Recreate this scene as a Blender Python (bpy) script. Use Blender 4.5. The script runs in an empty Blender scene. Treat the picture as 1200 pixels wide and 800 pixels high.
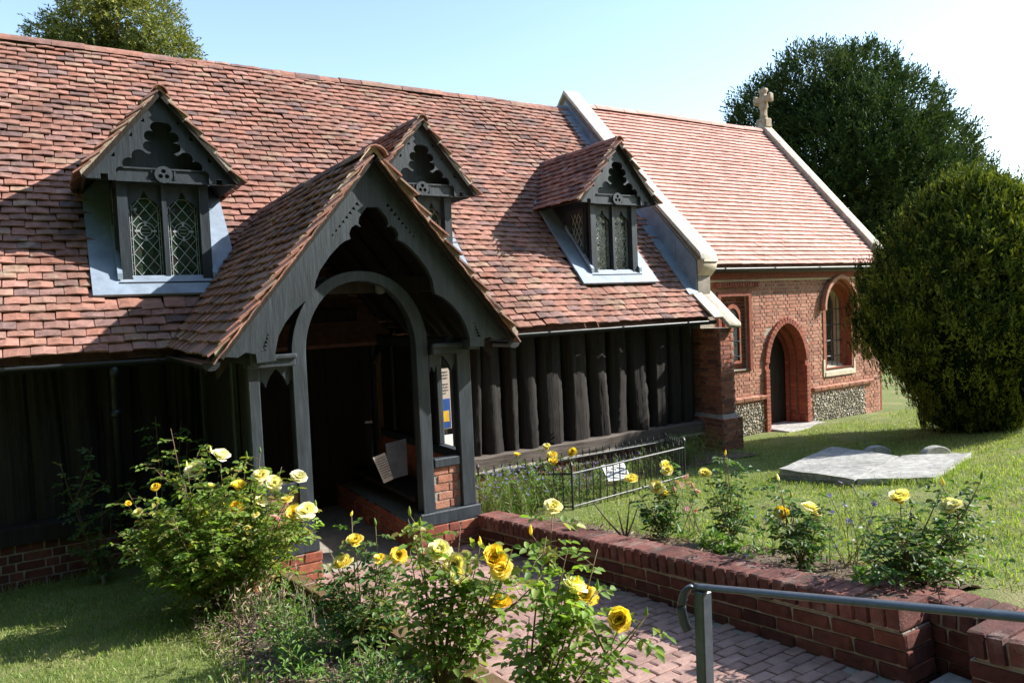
import bpy, bmesh, math, random
import numpy as np
from mathutils import Matrix, Vector

rng = np.random.default_rng(7)
random.seed(7)
scene = bpy.context.scene
col = scene.collection
R_ = math.radians

# ------------------------------------------------------------------ camera
# world: X along the nave (east), Y into the building (north), Z up; nave wall at Y = 0
YAW, PITCH, ROLL = R_(31.76), R_(-2.62), R_(-2.49)
FPX = 862.0                                   # focal length in pixels of the 1200 px wide photograph
CAM = np.array([-8.37, -8.144, 2.24])
_cy, _sy, _cp, _sp = math.cos(YAW), math.sin(YAW), math.cos(PITCH), math.sin(PITCH)
FWD = np.array([_sy*_cp, _cy*_cp, _sp])
_r0 = np.array([_cy, -_sy, 0.0]); _u0 = np.cross(_r0, FWD)
CR = math.cos(ROLL)*_r0 + math.sin(ROLL)*_u0
CU = -math.sin(ROLL)*_r0 + math.cos(ROLL)*_u0
cam = bpy.data.cameras.new('camera')
cam.sensor_width = 36.0; cam.lens = FPX/1200*36; cam.clip_start = 0.05; cam.clip_end = 3000
cam_o = bpy.data.objects.new('camera', cam); col.objects.link(cam_o)
cam_o.matrix_world = Matrix(((CR[0], CU[0], -FWD[0], CAM[0]), (CR[1], CU[1], -FWD[1], CAM[1]), (CR[2], CU[2], -FWD[2], CAM[2]), (0, 0, 0, 1)))
scene.camera = cam_o

# ------------------------------------------------------------------ light
SUN_EL, SUN_AZ = R_(35.4), R_(66.8)           # azimuth measured from -Y (south) towards +X (east)
SUN = Vector((math.cos(SUN_EL)*math.sin(SUN_AZ), -math.cos(SUN_EL)*math.cos(SUN_AZ), math.sin(SUN_EL)))
world = bpy.data.worlds.new('World'); scene.world = world; world.use_nodes = True
wn = world.node_tree.nodes; wl = world.node_tree.links
sky = wn.new('ShaderNodeTexSky'); sky.sky_type = 'NISHITA'; sky.sun_disc = False
sky.sun_elevation = SUN_EL
sky.sun_rotation = math.atan2(SUN.x, SUN.y)   # Blender measures from +Y, clockwise seen from above
sky.air_density = 1.22; sky.dust_density = 0.6; sky.ozone_density = 1.0; sky.altitude = 60
bg = wn['Background']; bg.inputs['Strength'].default_value = 0.15
wl.new(sky.outputs['Color'], bg.inputs['Color'])
sun = bpy.data.lights.new('sun', 'SUN'); sun.energy = 5.0; sun.angle = R_(0.53); sun.color = (1.0, 0.955, 0.885)
sun_o = bpy.data.objects.new('sun', sun); col.objects.link(sun_o)
sun_o.rotation_euler = SUN.to_track_quat('Z', 'Y').to_euler()
vs = scene.view_settings; vs.view_transform = 'Standard'; vs.look = 'None'; vs.exposure = 1.05; vs.gamma = 1.0; vs.use_curve_mapping = False
scene.cycles.max_bounces = 6; scene.cycles.diffuse_bounces = 3; scene.cycles.transparent_max_bounces = 6

# ------------------------------------------------------------------ pixel helpers (a pixel of the photograph gives a direction only)
def ray(px):
    d = FWD*FPX + CR*(px[0]-600) + CU*(400-px[1])
    return d/np.linalg.norm(d)
def on(px, axis, val):
    d = ray(px); return CAM + d*((val-CAM[axis])/d[axis])
def depth_of(p): return float((np.asarray(p)-CAM) @ FWD)
def at_depth(px, dep):
    d = ray(px); return CAM + d*(dep/float(d @ FWD))
def proj(p):
    d = np.asarray(p, float)-CAM; z = d @ FWD
    return 600+FPX*(d @ CR)/z, 400-FPX*(d @ CU)/z, z
def in_frame(p, m=15):
    x, y, z = proj(p); return z > .3 and -m < x < 1200+m and -m < y < 800+m

# ------------------------------------------------------------------ terrain heights
def gL(y): return -.13-.10*min(y, 0) if y > -9 else .77
def gR(y):
    if y > .4: return -.12
    if y > -2.5: return -.08-.10*y
    if y > -6.5: return .17+.14*(-2.5-y)
    return .73+.03*(min(-6.5-y, 8))
def zp(y): return .13+.088*(-2.3-max(y, -9)) if y < -2.3 else .13      # path surface
def xk(y): return -6.90+.074*(-2.3-max(y, -9)) if y < -2.3 else -6.90  # left edge of the path
XW = -5.226                                                              # path face of the right wall
def gz(x, y):
    if x <= xk(y): return gL(y)
    if x < XW+.33: return zp(y)-.12
    return gR(y)
def ground_hit(px):
    d = ray(px); t = 1.0
    for i in range(4000):
        p = CAM+d*t
        if p[2] < gz(p[0], p[1]): return p
        t += .01
    return CAM+d*10

# ------------------------------------------------------------------ materials
MATS = {}
def new_mat(name):
    m = bpy.data.materials.new(name); m.use_nodes = True; MATS[name] = m
    nt = m.node_tree; b = nt.nodes['Principled BSDF']
    return m, nt, b
def nd(nt, t, **kw):
    n = nt.nodes.new(t)
    for k, v in kw.items():
        if k in n.inputs: n.inputs[k].default_value = v
        else: setattr(n, k, v)
    return n
def noise(nt, pos, scale, detail=4, rough=.6, stretch=None):
    n = nd(nt, 'ShaderNodeTexNoise'); n.inputs['Scale'].default_value = scale; n.inputs['Detail'].default_value = detail; n.inputs['Roughness'].default_value = rough
    if stretch:
        mp = nd(nt, 'ShaderNodeMapping'); mp.inputs['Scale'].default_value = stretch
        nt.links.new(pos, mp.inputs['Vector']); pos = mp.outputs[0]
    nt.links.new(pos, n.inputs['Vector']); return n.outputs['Fac']
def maprange(nt, v, a, b, c, d):
    n = nd(nt, 'ShaderNodeMapRange'); n.inputs[1].default_value = a; n.inputs[2].default_value = b; n.inputs[3].default_value = c; n.inputs[4].default_value = d
    nt.links.new(v, n.inputs[0]); return n.outputs[0]
def mixc(nt, fac, a, b, mode='MIX'):
    n = nd(nt, 'ShaderNodeMix', data_type='RGBA', blend_type=mode)
    for sock, v in ((n.inputs[0], fac), (n.inputs[6], a), (n.inputs[7], b)):
        if hasattr(v, 'is_output') or hasattr(v, 'links'): nt.links.new(v, sock)
        elif isinstance(v, (int, float)): sock.default_value = v
        else: sock.default_value = (*v, 1)
    return n.outputs[2]
def piece_random(nt):
    oi = nd(nt, 'ShaderNodeObjectInfo'); at = nd(nt, 'ShaderNodeAttribute'); at.attribute_name = 'rnd'
    ad = nd(nt, 'ShaderNodeMath', operation='ADD'); fr = nd(nt, 'ShaderNodeMath', operation='FRACT')
    nt.links.new(oi.outputs['Random'], ad.inputs[0]); nt.links.new(at.outputs['Fac'], ad.inputs[1]); nt.links.new(ad.outputs[0], fr.inputs[0])
    return fr.outputs[0]
def ramp(nt, fac, stops):
    r = nd(nt, 'ShaderNodeValToRGB'); e = r.color_ramp.elements
    while len(e) < len(stops): e.new(.5)
    for el, (p, c) in zip(e, stops): el.position = p; el.color = (*c, 1)
    nt.links.new(fac, r.inputs[0]); return r.outputs[0]
def piece_mat(name, stops, rough=.85, nscale=9, namp=(.7, 1.25), lichen=None, bump=.3, bscale=60, spec=.3, stretch=None, lich2=None, macro=None):
    """colour per piece from a random ramp, mottled with noise, optional lichen patches"""
    m, nt, b = new_mat(name)
    geo = nd(nt, 'ShaderNodeNewGeometry'); pos = geo.outputs['Position']
    c = ramp(nt, piece_random(nt), stops)
    v = maprange(nt, noise(nt, pos, nscale, 5, .65, stretch), .3, .7, *namp)
    vc = nd(nt, 'ShaderNodeCombineColor')
    for i in range(3): nt.links.new(v, vc.inputs[i])
    c = mixc(nt, 1.0, c, vc.outputs[0], 'MULTIPLY')
    if macro:
        mv = maprange(nt, noise(nt, pos, macro[0], 3, .6), .3, .7, macro[1], macro[2]); mc = nd(nt, 'ShaderNodeCombineColor')
        for i in range(3): nt.links.new(mv, mc.inputs[i])
        c = mixc(nt, 1.0, c, mc.outputs[0], 'MULTIPLY')
    for li in (lichen, lich2):
        if li:
            lc, ls, lo, hi = li
            c = mixc(nt, maprange(nt, noise(nt, pos, ls, 6, .7), lo, hi, 0, .85), c, lc)
    nt.links.new(c, b.inputs['Base Color'])
    b.inputs['Roughness'].default_value = rough; b.inputs['Specular IOR Level'].default_value = spec
    if bump:
        bp = nd(nt, 'ShaderNodeBump'); bp.inputs['Strength'].default_value = bump; bp.inputs['Distance'].default_value = .01
        nt.links.new(noise(nt, pos, bscale, 5, .7, stretch), bp.inputs['Height']); nt.links.new(bp.outputs[0], b.inputs['Normal'])
    return m
piece_mat('tile_old', [(0, (0.340, 0.155, 0.112)), (.14, (0.420, 0.214, 0.165)), (.28, (0.360, 0.171, 0.124)), (.36, (0.170, 0.112, 0.106)), (.44, (0.400, 0.203, 0.153)), (.54, (0.350, 0.230, 0.165)), (.66, (0.430, 0.230, 0.189)), (.74, (0.210, 0.139, 0.130)), (.80, (0.380, 0.182, 0.136)), (.92, (0.280, 0.155, 0.124)), (1, (0.340, 0.155, 0.112))],
          nscale=14, namp=(.58, 1.22), lichen=((.31, .265, .19), 5, .59, .72), lich2=((.075, .062, .055), 7, .55, .70), bump=.5, macro=(1.3, .66, 1.12))
piece_mat('tile_new', [(0, (.56, .31, .26)), (.35, (.62, .36, .31)), (.7, (.52, .275, .225)), (1, (.56, .31, .26))], nscale=7, namp=(.85, 1.12), bump=.25, lichen=((.36, .27, .22), 6, .62, .8), macro=(.9, .86, 1.06))
piece_mat('brick_wall', [(0, (.125, .040, .030)), (.25, (.17, .058, .040)), (.5, (.085, .030, .027)), (.75, (.15, .050, .037)), (1, (.125, .040, .030))], nscale=16, namp=(.6, 1.35), lichen=((.20, .16, .13), 9, .60, .8), lich2=((.045, .032, .028), 4, .55, .75), bump=.6, macro=(1.7, .7, 1.25))
piece_mat('coping', [(0, (.17, .062, .050)), (.3, (.22, .09, .072)), (.6, (.12, .048, .042)), (1, (.17, .062, .050))], nscale=16, namp=(.6, 1.35), lichen=((.27, .21, .18), 7, .54, .72), lich2=((.06, .058, .04), 5, .52, .68), bump=.8, macro=(1.4, .7, 1.2))
piece_mat('brick_church', [(0, (.29, .085, .052)), (.25, (.36, .125, .075)), (.45, (.19, .062, .048)), (.6, (.34, .11, .065)), (.8, (.27, .08, .055)), (1, (.29, .085, .052))], nscale=16, namp=(.65, 1.25), bump=.6)
piece_mat('brick_pale', [(0, (.43, .19, .125)), (.3, (.49, .25, .175)), (.55, (.30, .13, .095)), (.8, (.46, .205, .135)), (1, (.43, .19, .125))], nscale=14, namp=(.65, 1.25), lichen=((.48, .38, .30), 7, .60, .75), bump=.7)
piece_mat('brick_pier', [(0, (.36, .135, .085)), (.25, (.42, .18, .12)), (.45, (.22, .085, .065)), (.6, (.39, .15, .10)), (.8, (.15, .07, .065)), (1, (.36, .135, .085))], nscale=16, namp=(.6, 1.3), bump=.6)
piece_mat('paver', [(0, (.33, .205, .17)), (.3, (.39, .25, .21)), (.6, (.27, .165, .14)), (1, (.33, .205, .17))], nscale=11, namp=(.7, 1.25), lichen=((.33, .27, .22), 6, .55, .75), bump=.4)
piece_mat('kerb_brick', [(0, (.17, .095, .065)), (.5, (.21, .12, .08)), (1, (.17, .095, .065))], nscale=14, namp=(.5, 1.3), lichen=((.14, .105, .03), 7, .40, .58), bump=.9, bscale=90)
piece_mat('mortar', [(0, (.36, .32, .27)), (1, (.36, .32, .27))], nscale=20, namp=(.7, 1.2), lichen=((.16, .13, .10), 5, .55, .75), bump=.6)
piece_mat('mortar_pale', [(0, (.42, .36, .28)), (1, (.42, .36, .28))], nscale=20, namp=(.7, 1.2), bump=.6)
piece_mat('stone', [(0, (.47, .42, .34)), (.5, (.54, .49, .40)), (1, (.47, .42, .34))], nscale=9, namp=(.7, 1.2), lichen=((.22, .20, .16), 14, .56, .72), bump=.6)
piece_mat('stone_white', [(0, (.58, .545, .475)), (1, (.58, .545, .475))], nscale=9, namp=(.75, 1.15), lichen=((.27, .25, .20), 13, .54, .74), bump=.4)
piece_mat('stone_grave', [(0, (.43, .42, .39)), (1, (.40, .395, .37))], nscale=12, namp=(.62, 1.25), lichen=((.17, .165, .145), 15, .54, .68), lich2=((.55, .54, .49), 24, .62, .72), bump=.9, bscale=70, macro=(2.2, .72, 1.15))
piece_mat('stone_dressed', [(0, (.60, .52, .39)), (1, (.60, .52, .39))], nscale=9, namp=(.8, 1.15), bump=.3)
piece_mat('stone_tan', [(0, (.36, .29, .21)), (1, (.40, .33, .24))], nscale=12, namp=(.6, 1.25), lichen=((.20, .17, .13), 16, .55, .72), bump=.8)
piece_mat('flint', [(0, (.10, .10, .10)), (.2, (.47, .42, .34)), (.4, (.20, .18, .16)), (.6, (.54, .49, .41)), (.8, (.33, .26, .19)), (1, (.10, .10, .10))], nscale=30, namp=(.6, 1.3), bump=.4, rough=.5, spec=.5)
piece_mat('lead', [(0, (.22, .28, .36)), (1, (.25, .31, .39))], nscale=5, namp=(.75, 1.2), lichen=((.44, .47, .50), 8, .58, .8), bump=.2, bscale=12, rough=.55, spec=.5)
piece_mat('paint_black', [(0, (.026, .035, .044)), (.5, (.033, .043, .053)), (1, (.026, .035, .044))], nscale=24, namp=(.6, 1.4), macro=(3.0, .8, 1.2), bump=.35, bscale=40, rough=.5, spec=.5, stretch=(1, 1, .12))
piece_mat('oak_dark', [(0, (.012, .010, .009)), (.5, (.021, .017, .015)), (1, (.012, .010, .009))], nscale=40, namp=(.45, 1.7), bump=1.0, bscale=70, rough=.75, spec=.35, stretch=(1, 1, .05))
piece_mat('oak_sill', [(0, (.15, .125, .10)), (1, (.12, .10, .085))], nscale=30, namp=(.5, 1.4), bump=.8, bscale=60, rough=.8, stretch=(.06, 1, 1))
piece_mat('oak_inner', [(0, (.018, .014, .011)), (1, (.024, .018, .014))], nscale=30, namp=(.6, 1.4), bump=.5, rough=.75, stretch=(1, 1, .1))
piece_mat('oak_brown', [(0, (.13, .085, .05)), (1, (.13, .085, .05))], nscale=30, namp=(.6, 1.4), bump=.4, rough=.6, stretch=(1, 1, .1))
piece_mat('iron_black', [(0, (.018, .022, .026)), (1, (.018, .022, .026))], nscale=30, namp=(.7, 1.4), bump=.2, rough=.42, spec=.5)
piece_mat('rail_paint', [(0, (.060, .075, .092)), (1, (.060, .075, .092))], nscale=30, namp=(.8, 1.3), bump=.15, rough=.38, spec=.6)
piece_mat('paper', [(0, (.46, .39, .33)), (1, (.46, .39, .33))], nscale=5, namp=(.9, 1.05), bump=0, rough=.9)
piece_mat('paper_white', [(0, (.74, .74, .72)), (1, (.74, .74, .72))], nscale=5, namp=(.9, 1.05), bump=0, rough=.9)
piece_mat('ink', [(0, (.05, .05, .055)), (1, (.05, .05, .055))], bump=0, rough=.9)
piece_mat('poster_blue', [(0, (.02, .07, .25)), (1, (.02, .07, .25))], bump=0, rough=.6)
piece_mat('poster_yellow', [(0, (.60, .36, .03)), (1, (.60, .36, .03))], bump=0, rough=.6)
piece_mat('cloth_dark', [(0, (.10, .105, .115)), (1, (.10, .105, .115))], bump=.2, rough=.8)
piece_mat('lead_came', [(0, (.40, .43, .44)), (1, (.46, .48, .48))], nscale=40, namp=(.8, 1.15), bump=0, rough=.5)
piece_mat('soil', [(0, (.12, .088, .06)), (1, (.12, .088, .06))], nscale=16, namp=(.5, 1.5), bump=1.0, bscale=45, rough=.95)
piece_mat('litter', [(0, (.26, .19, .13)), (.3, (.36, .28, .20)), (.5, (.20, .13, .09)), (.7, (.42, .34, .25)), (.85, (.28, .17, .10)), (1, (.26, .19, .13))], nscale=20, namp=(.7, 1.3), bump=0)
piece_mat('bark', [(0, (.10, .075, .055)), (1, (.12, .09, .07))], nscale=30, namp=(.6, 1.4), bump=.8, stretch=(1, 1, .2))
piece_mat('cane', [(0, (.13, .13, .05)), (.5, (.17, .11, .06)), (1, (.13, .13, .05))], nscale=30, namp=(.7, 1.3), bump=.2, rough=.6)
piece_mat('cane_old', [(0, (.26, .21, .16)), (1, (.32, .27, .21))], nscale=40, namp=(.6, 1.3), bump=.5, stretch=(1, 1, .2))

def glass_mat():
    m, nt, b = new_mat('window_glass')
    geo = nd(nt, 'ShaderNodeNewGeometry'); pos = geo.outputs['Position']
    vo = nd(nt, 'ShaderNodeTexVoronoi'); vo.inputs['Scale'].default_value = 16; nt.links.new(pos, vo.inputs['Vector'])
    sep = nd(nt, 'ShaderNodeSeparateColor'); nt.links.new(vo.outputs['Color'], sep.inputs[0])
    c = ramp(nt, sep.outputs[0], [(0, (.015, .03, .02)), (.4, (.03, .055, .035)), (.7, (.05, .075, .045)), (.9, (.04, .03, .02)), (1, (.03, .06, .05))])
    nt.links.new(c, b.inputs['Base Color']); b.inputs['Roughness'].default_value = .16; b.inputs['Specular IOR Level'].default_value = .7
    bp = nd(nt, 'ShaderNodeBump'); bp.inputs['Strength'].default_value = .35; bp.inputs['Distance'].default_value = .02
    nt.links.new(noise(nt, pos, 14, 2), bp.inputs['Height']); nt.links.new(bp.outputs[0], b.inputs['Normal'])
glass_mat()
def leaf_mat(name, stops, trans=.35, rough=.5, spec=.4):
    m, nt, b = new_mat(name)
    c = ramp(nt, piece_random(nt), stops)
    geo = nd(nt, 'ShaderNodeNewGeometry')
    v = maprange(nt, noise(nt, geo.outputs['Position'], 3.0, 3), .3, .7, .75, 1.2)
    vc = nd(nt, 'ShaderNodeCombineColor')
    for i in range(3): nt.links.new(v, vc.inputs[i])
    c = mixc(nt, 1.0, c, vc.outputs[0], 'MULTIPLY')
    nt.links.new(c, b.inputs['Base Color']); b.inputs['Roughness'].default_value = rough; b.inputs['Specular IOR Level'].default_value = spec
    tr = nd(nt, 'ShaderNodeBsdfTranslucent'); tc = mixc(nt, 1.0, c, (1.5, 1.6, .6), 'MULTIPLY'); nt.links.new(tc, tr.inputs['Color'])
    mx = nd(nt, 'ShaderNodeMixShader'); mx.inputs[0].default_value = trans
    nt.links.new(b.outputs[0], mx.inputs[1]); nt.links.new(tr.outputs[0], mx.inputs[2]); nt.links.new(mx.outputs[0], nt.nodes['Material Output'].inputs[0])
leaf_mat('rose_leaf', [(0, (.055, .13, .03)), (.35, (.085, .175, .035)), (.65, (.045, .10, .03)), (.9, (.13, .19, .04)), (1, (.17, .17, .05))])
leaf_mat('rose_leaf_light', [(0, (.12, .22, .04)), (.4, (.23, .34, .06)), (.7, (.11, .20, .04)), (.92, (.32, .34, .075)), (1, (.30, .21, .08))], trans=.42)
leaf_mat('herb_leaf', [(0, (.10, .20, .04)), (.5, (.16, .27, .06)), (1, (.12, .20, .07))])
leaf_mat('yew_dark', [(0, (.022, .044, .017)), (.5, (.038, .066, .025)), (.85, (.066, .094, .034)), (1, (.105, .125, .045))], trans=.15, rough=.7, spec=.05)
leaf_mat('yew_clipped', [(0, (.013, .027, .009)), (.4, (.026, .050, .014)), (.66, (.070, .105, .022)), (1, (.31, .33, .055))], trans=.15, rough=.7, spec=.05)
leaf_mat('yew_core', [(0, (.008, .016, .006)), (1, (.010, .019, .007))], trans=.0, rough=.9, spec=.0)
leaf_mat('conifer', [(0, (.07, .095, .028)), (.4, (.15, .17, .04)), (.8, (.27, .27, .06)), (1, (.34, .31, .08))], trans=.25, rough=.6, spec=.25)
leaf_mat('grass', [(0, (.155, .24, .045)), (.35, (.215, .305, .06)), (.6, (.265, .34, .085)), (.8, (.37, .36, .16)), (1, (.17, .26, .05))], trans=.35, rough=.55)
leaf_mat('petal', [(0, (.90, .66, .06)), (.35, (.92, .74, .14)), (.7, (.92, .82, .38)), (1, (.92, .86, .62))], trans=.3, rough=.6, spec=.2)
leaf_mat('petal_pale', [(0, (.90, .78, .25)), (.4, (.92, .85, .50)), (1, (.92, .88, .72))], trans=.3, rough=.6, spec=.2)
leaf_mat('petal_deep', [(0, (.88, .58, .04)), (.4, (.91, .68, .08)), (1, (.92, .78, .24))], trans=.3, rough=.6, spec=.2)
leaf_mat('petal_cream', [(0, (.86, .76, .40)), (.4, (.90, .84, .62)), (1, (.91, .88, .78))], trans=.3, rough=.6, spec=.2)
leaf_mat('petal_pink', [(0, (.62, .30, .38)), (.5, (.72, .42, .50)), (1, (.70, .50, .62))], trans=.3)
leaf_mat('petal_purple', [(0, (.16, .12, .42)), (.5, (.24, .18, .50)), (1, (.20, .24, .55))], trans=.3)
def ground_mat():
    m, nt, b = new_mat('lawn')
    geo = nd(nt, 'ShaderNodeNewGeometry'); pos = geo.outputs['Position']
    c = ramp(nt, noise(nt, pos, 60, 4, .7), [(.25, (.075, .11, .022)), (.5, (.14, .18, .04)), (.75, (.23, .25, .075))])
    c = mixc(nt, maprange(nt, noise(nt, pos, 1.6, 5, .65), .50, .70, 0, .8), c, (.30, .25, .12))
    nt.links.new(c, b.inputs['Base Color']); b.inputs['Roughness'].default_value = .95
    bp = nd(nt, 'ShaderNodeBump'); bp.inputs['Strength'].default_value = .8; bp.inputs['Distance'].default_value = .03
    nt.links.new(noise(nt, pos, 70, 4), bp.inputs['Height']); nt.links.new(bp.outputs[0], b.inputs['Normal'])
ground_mat()

# ------------------------------------------------------------------ object helpers
def tag(o, label=None, cat=None, group=None, kind=None):
    if label: o['label'] = label
    if cat: o['category'] = cat
    if group: o['group'] = group
    if kind: o['kind'] = kind
    return o
def link(name, mesh, material, parent=None, kind=None):
    o = bpy.data.objects.new(name, mesh); col.objects.link(o)
    if material and not mesh.materials: mesh.materials.append(MATS[material])
    if parent:
        o.parent = parent
        if parent.type == 'EMPTY': o.matrix_parent_inverse = Matrix.Translation(-Vector(parent.location))
    if kind: o['kind'] = kind
    return o
def thing(name, label, cat, loc=(0, 0, 0), group=None):
    o = bpy.data.objects.new(name, None); col.objects.link(o); o.location = loc; o.empty_display_size = .2
    return tag(o, label, cat, group)

class MB:
    def __init__(s): s.v = []; s.f = []; s.r = []; s.n = 0
    def add(s, verts, faces, rnd=0.0):
        s.v.extend([tuple(map(float, p)) for p in verts]); s.f.extend([tuple(i+s.n for i in f) for f in faces]); s.r.extend([rnd]*len(verts)); s.n += len(verts); return s
    def box(s, lo, hi, M=None, rnd=0.0):
        (a, b, c), (d, e, f) = lo, hi
        vs_ = [(a, b, c), (d, b, c), (d, e, c), (a, e, c), (a, b, f), (d, b, f), (d, e, f), (a, e, f)]
        if M is not None: vs_ = [tuple(M @ Vector(p)) for p in vs_]
        return s.add(vs_, [(0, 3, 2, 1), (4, 5, 6, 7), (0, 1, 5, 4), (1, 2, 6, 5), (2, 3, 7, 6), (3, 0, 4, 7)], rnd)
    def tube(s, pts, rad, n=6, rnd=0.0, cap=True):
        pts = [Vector(p) for p in pts]; k = len(pts)
        if not hasattr(rad, '__len__'): rad = [rad]*k
        V = []; prev = None
        for i, p in enumerate(pts):
            t = (pts[min(i+1, k-1)]-pts[max(i-1, 0)])
            t = t.normalized() if t.length > 1e-9 else Vector((0, 0, 1))
            if prev is None: a = t.orthogonal().normalized()
            else: a = (prev-t*prev.dot(t)); a = a.normalized() if a.length > 1e-6 else t.orthogonal().normalized()
            prev = a; b = t.cross(a)
            for j in range(n):
                th = 2*math.pi*j/n; V.append(p+(a*math.cos(th)+b*math.sin(th))*rad[i])
        F = [(i*n+j, i*n+(j+1) % n, (i+1)*n+(j+1) % n, (i+1)*n+j) for i in range(k-1) for j in range(n)]
        if cap: F += [tuple(range(n-1, -1, -1)), tuple((k-1)*n+j for j in range(n))]
        return s.add(V, F, rnd)
    def lathe(s, prof, c, n=16, rnd=0.0):
        V = [(c[0]+r*math.cos(2*math.pi*j/n), c[1]+r*math.sin(2*math.pi*j/n), c[2]+z) for r, z in prof for j in range(n)]
        F = [(i*n+j, i*n+(j+1) % n, (i+1)*n+(j+1) % n, (i+1)*n+j) for i in range(len(prof)-1) for j in range(n)]
        return s.add(V, F, rnd)
    def mesh(s, name, smooth=False):
        me = bpy.data.meshes.new(name); me.from_pydata(s.v, [], s.f)
        at = me.attributes.new('rnd', 'FLOAT', 'POINT'); at.data.foreach_set('value', s.r)
        if smooth: me.polygons.foreach_set('use_smooth', [True]*len(me.polygons))
        me.update(); return me
    def build(s, name, material, parent=None, smooth=False, kind=None):
        return link(name, s.mesh(name, smooth), material, parent, kind)

def np_mesh(name, V, F, rnd, smooth=False):
    """V (n,3); F (m,k) all the same size; rnd (n,)"""
    me = bpy.data.meshes.new(name); n, k = F.shape
    me.vertices.add(len(V)); me.vertices.foreach_set('co', np.asarray(V, np.float32).ravel())
    me.loops.add(n*k); me.loops.foreach_set('vertex_index', F.astype(np.int32).ravel())
    me.polygons.add(n); me.polygons.foreach_set('loop_start', np.arange(0, n*k, k, dtype=np.int32)); me.polygons.foreach_set('loop_total', np.full(n, k, np.int32))
    at = me.attributes.new('rnd', 'FLOAT', 'POINT'); at.data.foreach_set('value', np.asarray(rnd, np.float32))
    if smooth: me.polygons.foreach_set('use_smooth', np.ones(n, bool))
    me.update(calc_edges=True); return me

def shape2d(outlines, depth, bevel=0.0):
    """flat board with holes: list of closed outlines in x,y, extruded by depth around z=0"""
    cu = bpy.data.curves.new('tmp', 'CURVE'); cu.dimensions = '2D'; cu.fill_mode = 'BOTH'; cu.extrude = max(depth/2-bevel, .0005)
    if bevel: cu.bevel_depth = bevel; cu.bevel_resolution = 1; cu.offset = -bevel
    for ol in outlines:
        sp = cu.splines.new('POLY'); sp.points.add(len(ol)-1)
        for p, q in zip(sp.points, ol): p.co = (q[0], q[1], 0, 1)
        sp.use_cyclic_u = True
    o = bpy.data.objects.new('tmp', cu); col.objects.link(o)
    dg = bpy.context.evaluated_depsgraph_get(); me = bpy.data.meshes.new_from_object(o.evaluated_get(dg))
    bpy.data.objects.remove(o); bpy.data.curves.remove(cu); me.materials.clear(); return me
def front(y, x0=0, z0=0):       # local x,y -> world X,Z facing -Y at the given Y (board centred there)
    return Matrix(((1, 0, 0, x0), (0, 0, -1, y), (0, 1, 0, z0), (0, 0, 0, 1)))
def side(x, y0=0, z0=0):        # local x,y -> world Y,Z
    return Matrix(((0, 0, 1, x), (1, 0, 0, y0), (0, 1, 0, z0), (0, 0, 0, 1)))
def board(name, outlines, depth, M, material, parent=None, bevel=0.0):
    me = shape2d(outlines, depth, bevel); me.transform(M)
    if M.determinant() < 0: me.flip_normals()
    me.name = name; return link(name, me, material, parent)
def rect(x0, y0, x1, y1): return [(x0, y0), (x1, y0), (x1, y1), (x0, y1)]
def arc(cx, cy, r, a0, a1, n=10, ry=None):
    ry = ry or r
    return [(cx+r*math.cos(R_(a0+(a1-a0)*i/n)), cy+ry*math.sin(R_(a0+(a1-a0)*i/n))) for i in range(n+1)]

# unit pieces -------------------------------------------------------
def brick_variants(n=6, bev=.06, wob=.02):
    out = []
    for k in range(n):
        bm = bmesh.new(); bmesh.ops.create_cube(bm, size=1.0)
        bmesh.ops.bevel(bm, geom=bm.edges[:], offset=bev, segments=1, affect='EDGES')
        rr = random.Random(k)
        for v in bm.verts: v.co += Vector((rr.uniform(-1, 1), rr.uniform(-1, 1), rr.uniform(-1, 1)))*wob
        me = bpy.data.meshes.new('brick'); bm.to_mesh(me); bm.free()
        me.attributes.new('rnd', 'FLOAT', 'POINT'); out.append(me)
    return out
BRICKS = brick_variants()
def tile_variants(w, l, t, n=6, j=1.0):
    out = []
    for k in range(n):
        rr = random.Random(k+50); cam_ = rr.uniform(.003, .009)*j; V = []; xs = (-.5, 0, .5); jj = j
        sk = rr.uniform(-.004, .004)*j
        for zz in (0, 1):
            for j in (0, 1):
                for i, x in enumerate(xs):
                    V.append((x*w*(.985 if jj == 1 else .996)+rr.uniform(-.002, .002)*jj, j*l+((rr.uniform(-.003, .003)*jj+sk*x*2) if j == 0 else 0), zz*t+cam_*(1-(2*x)**2)+(.002*rr.random())*jj))
        j = jj
        F = [(6, 7, 10, 9), (7, 8, 11, 10), (1, 0, 3, 4), (2, 1, 4, 5), (0, 1, 7, 6), (1, 2, 8, 7), (3, 0, 6, 9), (2, 5, 11, 8), (4, 3, 9, 10), (5, 4, 10, 11)]
        me = bpy.data.meshes.new('tile'); me.from_pydata(V, [], F); me.attributes.new('rnd', 'FLOAT', 'POINT'); out.append(me)
    return out
TILES = tile_variants(.198, .20, .015)
TILES_NEW = tile_variants(.1795, .20, .015, 4, .15)
_cache = {}
def variants_for(vlist, material):
    key = (id(vlist), material)
    if key not in _cache:
        L = []
        for me in vlist:
            m2 = me.copy(); m2.materials.append(MATS[material]); L.append(m2)
        _cache[key] = L
    return _cache[key]
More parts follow.
